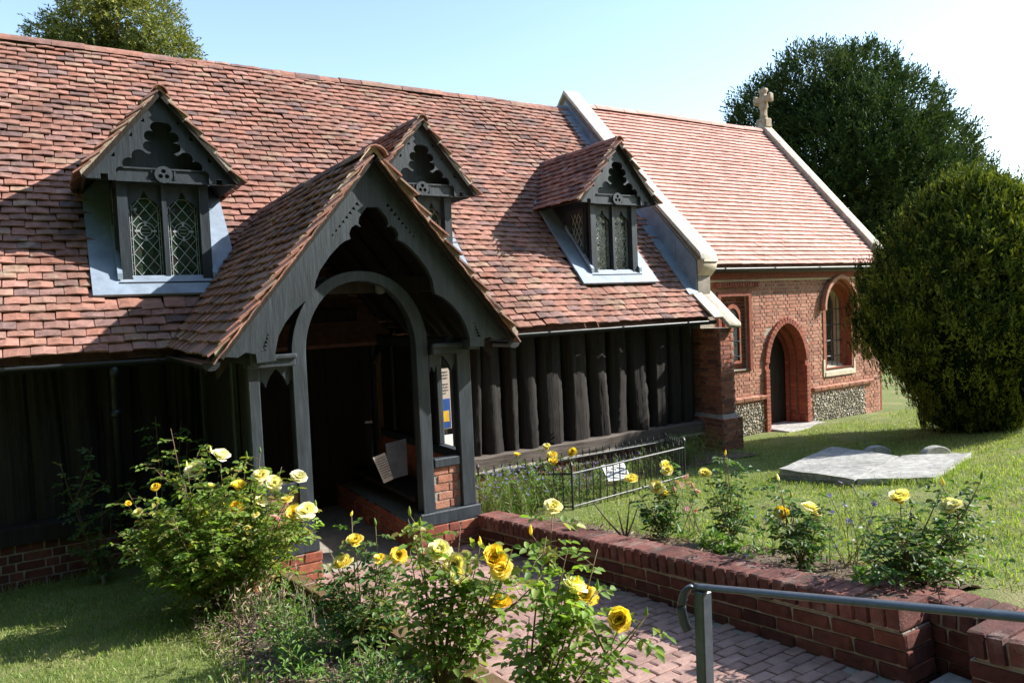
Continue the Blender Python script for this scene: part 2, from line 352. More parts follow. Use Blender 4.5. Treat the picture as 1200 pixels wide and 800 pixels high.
def pieces(name, vlist, mats4, material, parent, limit=300, rest_name=None):
    """the pieces that show largest become objects of their own, the rest one joined part"""
    VS_ = variants_for(vlist, material)
    order = []
    for i, M in enumerate(mats4):
        p = np.array((M[0][3], M[1][3], M[2][3]))
        order.append((0 if in_frame(p) else 1, float(np.linalg.norm(p-CAM)), i))
    order.sort(); own = set(i for a, d, i in order[:limit] if a == 0)
    rest = [i for i in range(len(mats4)) if i not in own]
    for i in sorted(own):
        o = bpy.data.objects.new(name, VS_[i % len(VS_)]); col.objects.link(o); o.parent = parent
        if parent.type == 'EMPTY': o.matrix_parent_inverse = Matrix.Translation(-Vector(parent.location))
        o.matrix_basis = mats4[i]
    if rest:
        Vs, Fs, Rs, n0 = [], [], [], 0
        base = []
        for me in VS_:
            co = np.empty(len(me.vertices)*3, np.float32); me.vertices.foreach_get('co', co)
            base.append((co.reshape(-1, 3), [tuple(p.vertices) for p in me.polygons]))
        fl = []
        for i in rest:
            co, fs = base[i % len(base)]; M = np.array(mats4[i])
            Vs.append(co @ M[:3, :3].T + M[:3, 3]); Rs.append(np.full(len(co), random.random(), np.float32))
            fl.extend([tuple(a+n0 for a in f) for f in fs]); n0 += len(co)
        me = bpy.data.meshes.new(rest_name or name); me.from_pydata(np.concatenate(Vs).tolist(), [], fl)
        at = me.attributes.new('rnd', 'FLOAT', 'POINT'); at.data.foreach_set('value', np.concatenate(Rs))
        link(rest_name or name+'_field', me, material, parent, 'stuff')
def basis(o, u, v, w):
    return Matrix(((u[0], v[0], w[0], o[0]), (u[1], v[1], w[1], o[1]), (u[2], v[2], w[2], o[2]), (0, 0, 0, 1)))
def brick_mats(o, u, v, w, ulen, vlen, test=None, bl=.215, bh=.065, j=.010, dep=.10, bond='flemish', proud=.004, r=None):
    """bricks of a wall face: o lower left corner of the face, u along, v up, w outward"""
    r = r or random.Random(int(abs(o[0]*37+o[1]*91+o[2]*53)*10))
    o, u, v, w = map(Vector, (o, u, v, w)); out = []
    n = int(round(vlen/(bh+j)))
    for k in range(n):
        vv = (k+.5)*(bh+j); x = 0.0; idx = k
        x = -(bl+j)*(.5 if k % 2 else .0) if bond != 'flemish' else -((bl+j)*.25 if k % 2 else .0)
        i = k % 2
        while x < ulen-.01:
            L = bl if (bond != 'flemish' or i % 2 == 0) else (bl-j)/2
            a, b = max(x, 0), min(x+L, ulen)
            if b-a > .035:
                c = (a+b)/2
                if test is None or test(c, vv, b-a):
                    wob = r.uniform(-.003, .003)+proud
                    p = o+u*c+v*(vv+r.uniform(-.002, .002))+w*(wob-dep/2)
                    out.append(basis(p, u*(b-a), w*dep, v*bh))
            x += L+j; i += 1
    return out
def tile_mats(o, u, v, w, ulen, vlen, test=None, gauge=.105, tw=.202, tilt=13.0, sag=.018, r=None, start=0.0, jit=1.0):
    r = r or random.Random(int(abs(o[0]*37+o[1]*91+o[2]*53)*10)+1)
    o, u, v, w = map(Vector, (o, u, v, w)); out = []
    n = int((vlen-.05)/gauge)+1; ph = r.uniform(0, 6); TL = .20
    for k in range(n):
        vv = start+k*gauge; x = tw*(.5 if k % 2 == 0 else 0)+r.uniform(-.02, .02)*jit; rowj = r.uniform(-.006, .006)*jit
        while x < ulen-tw*.3:
            s = sag*(math.sin(x*1.3+ph+vv*.7)+.6*math.sin(x*3.1+vv*1.9+ph*2))
            if test is None or test(x, vv+.06):
                a = R_(-tilt+r.gauss(0, .8)*jit); yaw = R_(r.gauss(0, .9)*jit); roll = R_(r.gauss(0, .5)*jit)
                p = o+u*x+v*(vv+rowj+r.gauss(0, .0065)*jit)+w*(s+.012+abs(r.gauss(0, .0045))*jit+.040)
                M = basis(p, u, v, w) @ Matrix.Rotation(yaw, 4, 'Z') @ Matrix.Rotation(roll, 4, 'Y') @ Matrix.Rotation(a, 4, 'X')
                if vv+TL > vlen+.015: M = M @ Matrix.Diagonal((1, max(.3, (vlen+.015-vv)/TL), 1, 1))
                out.append(M)
            x += tw+r.uniform(-.004, .008)*jit
    return out

# ================================================================== SETTING: ground, path, beds
def build_ground():
    ys = sorted(set([round(y, 3) for y in np.concatenate([np.arange(-9.2, .6, .2), [-2.3, .45, .62]])] + [-400, -120, -40, -16, -11, 2, 6, 14, 30, 80, 250, 600]))
    V = []; nrow = None
    for y in ys:
        k = xk(y)
        xs = [-500, -150, -50, -20] + list(np.linspace(-12, k-.06, 24)) + [k-.02, k+.02] + list(np.linspace(k+.3, XW+.02, 5)) + [XW+.32, XW+.34] + list(np.linspace(XW+.45, 8, 60)) + [12, 20, 50, 150, 500]
        nrow = len(xs)
        for x in xs:
            z = gz(x, y)
            if -12 < x < 8 and -9.2 < y < .6: z += .012*math.sin(x*2.1+y*1.3)+.008*math.sin(x*4.7-y*3.9)
            if y > 2: z = -.12
            V.append((x, y, z))
    n = len(ys)
    F = [(i*nrow+j, i*nrow+j+1, (i+1)*nrow+j+1, (i+1)*nrow+j) for i in range(n-1) for j in range(nrow-1)]
    mb = MB(); mb.add(V, F)
    tag(mb.build('ground', 'lawn', None, True), 'mown green lawn with dry patches around the church', kind='structure')
build_ground()

# path of brick pavers, rising towards the camera
pathmb = MB()
pathmb.add([(xk(-2.2)-.05, -2.2, zp(-2.3)-.014), (XW+.06, -2.2, zp(-2.3)-.014), (XW+.06, -9, zp(-9)-.014), (xk(-9)-.05, -9, zp(-9)-.014)], [(0, 3, 2, 1)])
pathmb.add([(xk(-2.2)+.02, 0, .116), (XW+.06, 0, .116), (XW+.06, -2.2, .116), (xk(-2.2)+.02, -2.2, .116)], [(0, 3, 2, 1)])
path = pathmb.build('path', 'mortar'); tag(path, 'red brick paver path rising from the porch', kind='structure')
sl = math.atan(.088); pu = Vector((1, 0, 0)); pv = Vector((0, -math.cos(sl), math.sin(sl))); pw = Vector((0, math.sin(sl), math.cos(sl)))
pm = []; rr = random.Random(5); y = 0.0; k = 0
while y < 6.3:
    x = -.075*(k % 2); yw = -2.3-y*math.cos(sl)
    while x < 1.75:
        X = xk(yw)+.02+x
        if X+.08 < XW-.0 and x > -.02:
            c = Vector((X+.075, yw, zp(yw)-.03+rr.uniform(-.0025, .0025)))
            pm.append(basis(c, pu*.145, pv*.070, pw*.066) @ Matrix.Rotation(rr.gauss(0, .012), 4, 'Z'))
        x += .1525
    y += .077; k += 1
pieces('paver', BRICKS, pm, 'paver', path, 300)

# ================================================================== RETAINING WALL on the right of the path
wl_sl = math.atan(.112)
def wall_top(y): return .373+.112*(-2.3-y)
def build_wall(name, label, y0, y1, x_face, courses, group=None, thick=.225, top_off=0.0):
    """wall along the path from y0 (far) to y1 (near); bricks follow the slope of its top"""
    t = thing(name, label, 'wall', (x_face+thick/2, (y0+y1)/2, wall_top((y0+y1)/2)-.4), group)
    u = Vector((0, -math.cos(wl_sl), math.sin(wl_sl))); v = Vector((0, math.sin(wl_sl), math.cos(wl_sl))); w = Vector((-1, 0, 0))
    L = (y0-y1)/math.cos(wl_sl); H = courses*.075; cop = .112
    top = Vector((x_face, y0, wall_top(y0)+top_off)); base = top-v*(cop+H+.005)
    core = MB(); M = basis(base, u, v, -w)
    core.box((.006, -.25, .007), (L-.008, H, thick-.007), M); core.box((.03, H, .012), (L-.03, H+cop-.02, thick-.012), M); core.build('mortar_core', 'mortar', t)
    bm_ = brick_mats(base, u, v, w, L, H, bond='stretcher', dep=.10)
    bm_ += brick_mats(base+u*L+Vector((.0, 0, 0)), Vector((1, 0, 0)), v, u, thick, H, bond='flemish', dep=.095)     # near end
    pieces('brick', BRICKS, bm_, 'brick_wall', t, 300)
    cm = []; r = random.Random(int(L*100)); s = 0.0; n = int(L/.078); st = L/n
    for i in range(n):
        c = base+u*((i+.5)*st)+v*(H+.01+cop/2)+Vector((thick/2, 0, 0))
        cm.append(basis(c, u*(st-.011), Vector((thick+.012+r.uniform(-.006, .006), 0, 0)), v*(cop+r.uniform(-.006, .004))) @ Matrix.Rotation(r.gauss(0, .02), 4, 'Y'))
    pieces('coping_brick', BRICKS, cm, 'coping', t, 300)
    return t
build_wall('retaining_wall', 'long dark red brick retaining wall with brick-on-edge coping beside the path', -2.33, -6.28, XW, 5)
build_wall('retaining_wall', 'dark red brick wall section in front of the recess with the stone block', -6.55, -8.6, XW, 5, top_off=-.035, thick=.34)
# recess between the two walls
rw = thing('recess_wall', 'short brick wall at the back of the dark recess between two walls', 'wall', (-4.82, -6.45, .4))
mb = MB(); mb.box((-4.975, -6.9, .1), (-4.74, -6.0, .775)); mb.build('mortar_core', 'mortar', rw)
bm_ = brick_mats((-4.985, -6.02, .235), (0, -1, 0), (0, 0, 1), (-1, 0, 0), .86, .45, bond='stretcher', dep=.05)
pieces('brick', BRICKS, bm_, 'brick_wall', rw, 300)
cm = [basis(Vector((-4.87, -6.05-.078*i, .745)), Vector((.235, 0, 0)), Vector((0, -.066, 0)), Vector((0, 0, .11))) for i in range(11)]
pieces('coping_brick', BRICKS, cm, 'coping', rw, 300)
mb = MB(); mb.box((-5.20, -6.53, .34), (-5.0, -6.36, .50), Matrix.Rotation(0, 4, 'Z'))
st_ = mb.build('stone_block', 'stone_grave'); tag(st_, 'small grey stone block lying in the brick wall recess', 'stone')
bv = st_.modifiers.new('b', 'BEVEL'); bv.width = .012

# mossy kerb on the left of the path
kt = thing('path_kerb', 'mossy brick kerb along the rose bed side of the path', 'kerb', (-6.8, -4.5, .2))
mb = MB(); km = []; r = random.Random(3)
yy = -2.38
while yy > -8.4:
    yn = yy-.228; a = Vector((xk(yy)-.06, yy, zp(yy)+.13)); b = Vector((xk(yn)-.06, yn, zp(yn)+.13)); u = (b-a).normalized(); w = Vector((-1, 0, 0)); v = u.cross(w).normalized()
    if v.z < 0: v = -v
    km.append(basis((a+b)/2-v*.034+Vector((r.uniform(-.008, .008), 0, r.uniform(-.006, .006))), u*.215, Vector((.115, 0, 0)), v*.066))
    for q in (1, 2, 3): km.append(basis((a+b)/2-v*(.034+.075*q)+u*(.11 if q % 2 else 0), u*.215, Vector((.105, 0, 0)), v*.066))
    yy = yn
a = Vector((xk(-2.35)-.06, -2.35, zp(-2.35)+.12)); b = Vector((xk(-8.5)-.06, -8.5, zp(-8.5)+.12)); u = (b-a); Lk = u.length; u.normalize(); v = u.cross(Vector((-1, 0, 0))); v = v if v.z > 0 else -v
mb.box((0, -.045, -.4), (Lk, .045, 0), basis(a, u, Vector((1, 0, 0)), v)); mb.build('mortar_core', 'mortar', kt)
pieces('brick', BRICKS, km, 'kerb_brick', kt, 300)

# soil beds: uneven sheets a little above the lawn
def bed(name, label, poly_lo, poly_hi, ys_, zf, lift=.02, amp=.03):
    V = []; nx = 9; r = np.random.default_rng(len(name))
    for y in ys_:
        x0, x1 = poly_lo(y), poly_hi(y)
        for i in range(nx):
            f = i/(nx-1); x = x0+(x1-x0)*f; edge = min(f, 1-f)*2
            V.append((x+(r.normal()*.03 if 0 < i < nx-1 else r.normal()*.025), y+r.normal()*.02, zf(x, y)+(-.01 if edge == 0 and i == 0 else lift)+amp*min(1, edge*3)*r.random()))
    n = len(ys_); F = [(i*nx+j, i*nx+j+1, (i+1)*nx+j+1, (i+1)*nx+j) for i in range(n-1) for j in range(nx-1)]
    mb = MB(); mb.add(V, [f[::-1] for f in F] if ys_[1] < ys_[0] and False else F)
    o = mb.build(name, 'soil', None, True); tag(o, label, kind='structure'); return o
bed('flower_bed', 'dry rose bed of bare earth left of the path', lambda y: -7.60+.03*math.sin(y*3)+(.06 if y < -3 else 0), lambda y: xk(y)-.09, np.arange(-8.4, -2.2, .12), lambda x, y: gL(y))
bed('flower_bed', 'rose bed of bare earth behind the retaining wall', lambda y: XW+.22, lambda y: -4.33+.07*math.sin(y*2.3), np.arange(-6.2, -2.35, .12), lambda x, y: gR(y)+.01*0)
bed('flower_bed', 'earth strip at the foot of the log wall', lambda y: -5.1, lambda y: -.1, np.array([-1.25, -1.0, -.7, -.4, -.12]), lambda x, y: gR(y), .012, .015)

# ================================================================== NAVE
RA, RB = 2.347, 1.1333                        # roof plane z = RA + RB*y
EY, EZ, RY, RZ = -.35, 1.95, 3.10, 5.86
XW0, XE = -10.6, -.03
NX = Vector((0, -RB, 1)).normalized(); NV = Vector((0, 1, RB)).normalized()
XP, PY, PHALF, PZ0, PZ1 = -6.15, -2.5, 1.25, 1.985, 3.51      # porch roof: centre, gable plane, half width, foot and apex height
DORM = (-7.34, -4.46, -1.38); DHALF, DZ0, DZ1, DFY = .72, 3.69, 4.56, .22
nave = thing('church_nave', 'dark log-walled nave with old red tiled roof and three dormers', 'church', (-5, 2, -.15))
# roof deck (slab below the tiles), rear slope, gable ends
def slab(mb, pts, t):
    P = [Vector(p) for p in pts]; n = (P[1]-P[0]).cross(P[2]-P[0]).normalized()*t; k = len(P)
    mb.add(P+[p-n for p in P], [tuple(range(k))]+[tuple(range(2*k-1, k-1, -1))]+[(i, k+i, k+(i+1) % k, (i+1) % k) for i in range(k)]); return mb
mb = MB()
off = Vector((0, 0, -.045))
slab(mb, [Vector((XW0, EY+.02, EZ+.02*RB))+off, Vector((XE, EY+.02, EZ+.02*RB))+off, Vector((XE, RY, RZ))+off, Vector((XW0, RY, RZ))+off], .06)
slab(mb, [Vector((XW0, RY, RZ))+off, Vector((XE, RY, RZ))+off, Vector((XE, 6.55, EZ))+off, Vector((XW0, 6.55, EZ))+off], .06)
deck = mb.build('roof', 'tile_old', nave)
def dormer_skip(x, y):
    for c in DORM:
        d = abs(x-c)
        if d < .66 and .10 < y < 1.12: return True
        if y >= 1.18 and d < .70*(1-(y-1.18)/.82)-.08: return True
    return False
def nave_test(x, vv):
    X = XW0+x; s = vv/math.hypot(1, RB); y = EY+s; z = RA+RB*y
    if X > XE-.06: return False
    if dormer_skip(X, y): return False
    if z < PZ1 and abs(X-XP) < PHALF*(PZ1-z)/(PZ1-PZ0)-.13: return False
    return True
tm = tile_mats((XW0, EY, EZ), (1, 0, 0), NV, NX, XE-XW0, math.hypot(RY-EY, RZ-EZ), nave_test, sag=.016)
pieces('tile', TILES, tm, 'tile_old', deck, 300)
# ridge tiles
def half_round(r, L, t=.014, n=8, flare=0.0):
    mb = MB(); V = []
    for j, (yy_, rr_) in enumerate(((0, r), (L, r+flare))):
        for rad in (rr_, rr_-t):
            for i in range(n+1):
                a = math.pi*(.08+.84*i/n); V.append((yy_, math.cos(a)*rad, math.sin(a)*rad-r*.35))
    m = n+1; F = []
    for i in range(n):
        F += [(i, i+1, 2*m+i+1, 2*m+i), (m+i+1, m+i, 3*m+i, 3*m+i+1), (i+1, i, m+i, m+i+1), (2*m+i, 2*m+i+1, 3*m+i+1, 3*m+i)]
    mb.add(V, F); return mb.mesh('ridge_tile')
RIDGES = [half_round(.135, .36), half_round(.138, .365, flare=.004), half_round(.132, .36)]
def ridge_run(p0, p1, parent, material='tile_old', s=1.0, jit=.006):
    p0, p1 = Vector(p0), Vector(p1); u = (p1-p0); L = u.length; u.normalize(); w = Vector((0, 0, 1)); w = (w-u*w.dot(u)).normalized(); v = w.cross(u)
    out = []; r = random.Random(int(L*77)); x = 0
    while x < L-.1:
        p = p0+u*x+w*(r.uniform(-jit, jit)+.012*math.sin(x*1.1)); out.append(basis(p, u*s, v*s, w*s) @ Matrix.Rotation(r.gauss(0, .012), 4, 'Z')); x += .345*s
    pieces('ridge_tile', RIDGES, out, material, parent, 300)
ridge_run((XW0, RY, RZ-.02), (XE-.02, RY, RZ-.02), deck)
# gable end at the west (out of view), rear wall
mb = MB(); mb.box((XW0+.1, 5.95, -.3), (-.05, 6.2, 2.0))
slab(mb, [(XW0+.15, 0, -.3), (XW0+.15, 6.2, -.3), (XW0+.15, 6.2, 2.0), (XW0+.15, RY, RZ-.15), (XW0+.15, 0, 2.2)], .15); mb.build('rear_wall', 'oak_dark', nave)
# staves: split oak logs standing on the sill beam
def stave(x0, x1, z0, z1, seed, ybase=-.02, bulge=.165):
    r = np.random.default_rng(seed); n, m = 15, 26; V = []
    kn = (r.uniform(.1, .8), r.uniform(.8, 2.3)); lean = r.normal()*.012; ph = r.uniform(0, 6, 6); grooves = r.normal(size=n)*.013
    w = (x1-x0)/2; c = (x0+x1)/2
    for j in range(m):
        f = j/(m-1); z = z0+(z1-z0)*f
        wf = w*(1+.035*math.sin(f*5+ph[0])+.02*math.sin(f*11+ph[1])); cx = c+lean*(f-.5)*2+.010*math.sin(f*4+ph[2])
        for i in range(n):
            th = math.pi*i/(n-1); g = grooves[i]*(1 if 0 < i < n-1 else 0)+.006*math.sin(th*9+f*3+ph[3])+r.normal()*.004+.012*math.exp(-((f-kn[0])**2)/.002-((th-kn[1])**2)/.15)
            V.append((cx-math.cos(th)*wf*.97, ybase+.05-math.sin(th)**.95*(bulge+.02*math.sin(f*3.1+ph[4]))-g, z))
    F = [(j*n+i, j*n+i+1, (j+1)*n+i+1, (j+1)*n+i) for j in range(m-1) for i in range(n-1)]
    mb = MB(); mb.add(V, F); return mb
edges = [552, 566, 592, 609, 633, 664, 693, 715, 739, 762, 784, 800, 813]
for k in range(len(edges)-1):
    x0 = on((edges[k], 500), 1, -.06)[0]; x1 = on((edges[k+1], 500), 1, -.06)[0]
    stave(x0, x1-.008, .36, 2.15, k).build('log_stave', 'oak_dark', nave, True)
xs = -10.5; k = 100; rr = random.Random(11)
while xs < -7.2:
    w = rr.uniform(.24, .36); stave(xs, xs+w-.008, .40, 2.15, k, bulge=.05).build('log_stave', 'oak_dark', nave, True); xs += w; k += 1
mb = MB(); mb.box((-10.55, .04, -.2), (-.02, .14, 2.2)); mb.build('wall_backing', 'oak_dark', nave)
# sill beams
def rough_beam(name, lo, hi, material, parent, n=24, amp=.008, seed=0):
    r = np.random.default_rng(seed); mb = MB(); V = []
    for i in range(n+1):
        x = lo[0]+(hi[0]-lo[0])*i/n
        for (yv, zv) in ((lo[1], lo[2]), (lo[1], hi[2]-.015), (lo[1]+.015, hi[2]), (hi[1], hi[2]), (hi[1], lo[2])):
            V.append((x, yv+r.normal()*amp, zv+r.normal()*amp*.7))
    F = [(i*5+j, (i+1)*5+j, (i+1)*5+(j+1) % 5, i*5+(j+1) % 5) for i in range(n) for j in range(5)]+[(0, 1, 2, 3, 4), tuple(n*5+j for j in (4, 3, 2, 1, 0))]
    mb.add(V, F); return mb.build(name, material, parent)
rough_beam('sill_beam', (-5.15, -.20, .235), (-.03, .03, .40), 'oak_sill', nave, seed=1)
rough_beam('sill_beam', (-10.5, -.16, .29), (-7.15, .03, .45), 'oak_dark', nave, seed=2)
# brick plinths under the sill beams
for nm, xa, xb, zt, zb in (('plinth', -5.15, -.03, .235, -.22), ('plinth', -10.5, -7.15, .29, -.3)):
    mb = MB(); mb.box((xa, -.128, zb), (xb, .02, zt-.004)); pl_ = mb.build(nm, 'mortar', nave)
    n = int((zt-zb)/.083); bms = brick_mats((xa, -.13, zt-n*.083), (1, 0, 0), (0, 0, 1), (0, -1, 0), xb-xa, n*.083, bh=.071, j=.012, dep=.06)
    pieces('brick', BRICKS, bms, 'brick_wall', pl_, 120)
# stone ledge in front of the right-hand plinth
mb = MB(); mb.box((-5.1, -.19, .195), (-.05, -.128, .232)); mb.build('ledge', 'stone', nave)
# gutters and downpipe
def gutter(name, p0, p1, parent, r=.058, endcap=True):
    p0, p1 = Vector(p0), Vector(p1); mb = MB(); n = 8; V = []
    for p in (p0, p1):
        for rad in (r, r-.006):
            for i in range(n+1):
                a = math.pi+math.pi*i/n; V.append((p.x, p.y+math.cos(a)*rad, p.z+math.sin(a)*rad))
    m = n+1; F = []
    for i in range(n): F += [(i, i+1, 2*m+i+1, 2*m+i), (m+i+1, m+i, 3*m+i, 3*m+i+1)]
    F += [(0, 2*m, 3*m, m), (n, m+n, 3*m+n, 2*m+n)]
    mb.add(V, F)
    for p in (p0, p1):
        V = [p]+[Vector((p.x, p.y+math.cos(math.pi+math.pi*i/n)*r*1.08, p.z+math.sin(math.pi+math.pi*i/n)*r*1.08)) for i in range(n+1)]
        mb.add(V, [(0, i+1, i+2) for i in range(n)])
    x = p0.x+.5
    while x < p1.x:                     # joint collars
        V = []
        for xx in (x-.02, x+.02):
            V += [(xx, p0.y+math.cos(math.pi+math.pi*i/n)*(r+.007), p0.z+(p1.z-p0.z)*(x-p0.x)/(p1.x-p0.x)+math.sin(math.pi+math.pi*i/n)*(r+.007)) for i in range(n+1)]
        mb.add(V, [(i, i+1, m+i+1, m+i) for i in range(n)]); x += 1.22
    return mb.build(name, 'iron_black', parent, True)
gutter('gutter', (-10.5, -.41, 1.925), (-7.30, -.41, 1.905), nave)
gutter('gutter', (-4.78, -.41, 1.915), (-.03, -.41, 1.925), nave)
mb = MB(); mb.tube([(-7.93, -.41, 1.88), (-7.93, -.40, 1.78), (-7.93, -.30, 1.62), (-7.93, -.24, 1.52), (-7.93, -.24, .1)], .036, 10); mb.tube([(-7.93, -.24, 1.44), (-7.93, -.24, 1.36)], .046, 10); mb.tube([(-7.93, -.40, 1.86), (-7.93, -.40, 1.76)], .047, 10)
mb.build('downpipe', 'iron_black', nave, True)

# ---- dormers
def cusped(pts): return pts
def lobes_left():
    """inner cusped edge of a dormer bargeboard, left half, from the middle downwards (x negative)"""
    P = [(0, .575)]
    P += arc(-.045, .515, .055, 85, 195, 6)                # crown foils of the upper arch
    P += arc(-.105, .425, .056, 62, 215, 6)
    P += arc(-.128, .325, .048, 55, 250, 6)
    P += [(-.105, .262), (-.135, .245)]                    # cusp
    P += arc(-.215, .215, .070, 40, 165, 7)                # lower side arch
    P += arc(-.310, .140, .060, 62, 205, 6)
    P += arc(-.385, .060, .046, 65, 205, 6)
    return [(x, y) for x, y in P]
def make_dormer():
    proto = []
    W, D0, D1 = .43, DZ0, DZ1
    # body: front frame posts and cheeks form the part everything else hangs on
    mb = MB()
    def cheek(s):
        x0, x1 = s*W, s*(W-.05)
        pts = [(DFY+.02, RA+RB*(DFY+.02)-.06), (DFY+.02, DZ0+.06), ((DZ0+.06-RA)/RB, DZ0+.06)]
        V = [(x0, y, z) for y, z in pts]+[(x1, y, z) for y, z in pts]
        F = [(0, 1, 2), (5, 4, 3), (0, 3, 4, 1), (1, 4, 5, 2), (2, 5, 3, 0)]
        mb.add(V, F if s < 0 else [f[::-1] for f in F])
    cheek(-1); cheek(1)
    mb.box((-W+.04, DFY+.16, 2.6), (W-.04, DFY+.2, DZ0+.05))      # dark lining behind the glass
    mb.box((-W, DFY-.02, 3.66), (W, DFY+.10, DZ0+.10))
    body = mb.build('dormer', 'paint_black', nave)
    def part(mb_, name, m, **k): return mb_.build(name, m, body, **k)
    for s in (-1, 1):
        b = MB(); b.box((min(s*W, s*(W-.095)), DFY-.035, 2.655), (max(s*W, s*(W-.095)), DFY+.07, 3.67)); b.box((min(s*(W+.01), s*(W-.10)), DFY-.045, 2.66), (max(s*(W+.01), s*(W-.10)), DFY+.05, 2.71)); part(b, 'post', 'paint_black')
    b = MB(); b.box((-.022, DFY-.02, 2.66), (.022, DFY+.06, 3.66)); part(b, 'mullion', 'paint_black')
    b = MB(); b.box((-W-.03, DFY-.085, 2.605), (W+.03, DFY+.08, 2.662)); part(b, 'sill', 'paint_black')
    # panel between sill and roof, dressed in lead
    b = MB(); b.box((-W, DFY-.03, 2.44), (W, DFY+.05, 2.61)); part(b, 'apron', 'lead')
    # lights: ogee heads, glass and leading
    for s in (-1, 1):
        x0, x1 = (-.335, -.022) if s < 0 else (.022, .335); c = (x0+x1)/2; h = (x1-x0)/2-.012
        og = [(-h, 0), (-h, .05), (-h*.80, .10), (-h*.50, .135), (-h*.22, .165), (-.012, .215), (0, .235), (.012, .215), (h*.22, .165), (h*.50, .135), (h*.80, .10), (h, .05), (h, 0)]
        inner = [(c+x, 3.36+z) for x, z in og]
        cusp = []
        board('light_head', [rect(x0, 3.30, x1, 3.665), [(c-h, 3.301)]+inner+[(c+h, 3.301)]] if False else [[(x0, 3.36), (x0, 3.665), (x1, 3.665), (x1, 3.36)]+inner[::-1]], .035, front(DFY+.03), 'paint_black', body)
        for sg in (-1, 1):     # small cusps under the ogee
            board('cusp', [[(c+sg*h, 3.40), (c+sg*(h-.075), 3.425), (c+sg*(h-.06), 3.375), (c+sg*(h-.035), 3.41)]], .02, front(DFY+.03), 'paint_black', body)
        b = MB(); b.box((x0, DFY+.068, 2.655), (x1, DFY+.074, 3.64)); part(b, 'glass', 'window_glass')
        b = MB(); ly = DFY+.062
        gx0, gx1, gz0, gz1 = x0+.035, x1-.035, 2.70, 3.52
        def bar(p, q, w_=.0055):
            d = Vector((q[0]-p[0], 0, q[1]-p[1])); L_ = d.length; d.normalize(); n_ = Vector((-d.z, 0, d.x))*w_/2
            a_, b_ = Vector((p[0], ly, p[1])), Vector((q[0], ly, q[1]))
            vv = [a_-n_, a_+n_, b_+n_, b_-n_]; b.add(vv+[v_+Vector((0, .006, 0)) for v_ in vv], [(3, 2, 1, 0), (0, 1, 5, 4), (1, 2, 6, 5), (2, 3, 7, 6), (3, 0, 4, 7)])
        for q in (gx0, gx1): bar((q, gz0), (q, gz1))
        for q in (gx0+.03-.05, gx1-.03+.05): bar((q, gz0), (q, gz1), .004)
        for q in np.arange(gz0, gz1+.01, .082): bar((gx0-.02, q), (gx0, q), .004); bar((gx1, q), (gx1+.02, q), .004)
        for q in (gz0, gz0-.025, gz1): bar((gx0-.02, q), (gx1+.02, q))
        gw = gx1-gx0; cz, cr = 3.19, .088; stp = gw*.62
        def clipseg(p, q):
            # clip to the light and keep clear of the roundel
            pts = []
            for i in range(25):
                t_ = i/24; X_, Z_ = p[0]+(q[0]-p[0])*t_, p[1]+(q[1]-p[1])*t_
                ok = gx0-.001 <= X_ <= gx1+.001 and gz0-.001 <= Z_ <= gz1+.001 and math.hypot(X_-c, Z_-cz) > cr
                pts.append((ok, X_, Z_))
            run = []
            for ok, X_, Z_ in pts+[(False, 0, 0)]:
                if ok: run.append((X_, Z_))
                else:
                    if len(run) > 1: bar(run[0], run[-1])
                    run = []
        zz = gz0-gw*1.4
        while zz < gz1+.2:
            clipseg((gx0, zz), (gx1, zz+gw*1.25)); clipseg((gx1, zz), (gx0, zz+gw*1.25)); zz += stp*1.0
        for rad in (cr, cr*.62):
            pts = [(c+rad*math.cos(a_), cz+rad*math.sin(a_)) for a_ in np.linspace(0, 2*math.pi, 17)]
            for i in range(16): bar(pts[i], pts[i+1])
        for a_ in range(4): bar((c+cr*.62*math.cos(a_*math.pi/2), cz+cr*.62*math.sin(a_*math.pi/2)), (c+cr*1.15*math.cos(a_*math.pi/2), cz+cr*1.15*math.sin(a_*math.pi/2)), .02)
        bar((c-.035, cz-.02), (c+.035, cz-.02), .004); bar((c-.035, cz+.02), (c+.035, cz+.02), .004)
        part(b, 'lead_lattice', 'lead_came')
    # cheek window (west side)
    b = MB(); b.box((-W-.012, .36, 3.05), (-W-.001, .62, 3.56)); part(b, 'cheek_glass', 'window_glass')
    b = MB()
    for i in range(-3, 6):
        y0 = .36+i*.085
        for (ya, yb) in ((y0, y0+.26), (y0+.26, y0)):
            P_ = [(y_, 3.05+(t_)*.51) for t_, y_ in ((k_/20, ya+(yb-ya)*k_/20) for k_ in range(21)) if .36 <= y_ <= .62]
            if len(P_) > 1: b.tube([(-W-.014, P_[0][0], P_[0][1]), (-W-.014, P_[-1][0], P_[-1][1])], .004, 4)
    part(b, 'cheek_lattice', 'lead_came')
    b = MB()
    for ya, yb, za, zb in ((.32, .36, 3.0, 3.62), (.62, .66, 3.0, 3.62), (.32, .66, 3.56, 3.62)): b.box((-W-.03, ya, za), (-W, yb, zb))
    part(b, 'cheek_frame', 'paint_black')
    # gable front: recessed board, beam with rosette, bargeboards
    board('gable_panel', [[(-.66, DZ0), (.66, DZ0), (0, DZ1-.08)]], .03, front(DFY+.05), 'paint_black', body)
    b = MB(); b.box((-W-.02, DFY-.10, 3.665), (W+.02, DFY, 3.80)); b.box((-W-.02, DFY-.115, 3.66), (W+.02, DFY-.10, 3.682)); b.box((-W-.02, DFY-.115, 3.788), (W+.02, DFY-.10, 3.805))
    for s in (-1, 1): b.box((min(s*.10, s*.115), DFY-.112, 3.69), (max(s*.10, s*.115), DFY-.10, 3.78))
    part(b, 'beam', 'paint_black')
    ros = [(.085*math.cos(a_), .085*math.sin(a_)) for a_ in np.linspace(0, 2*math.pi, 24, endpoint=False)]
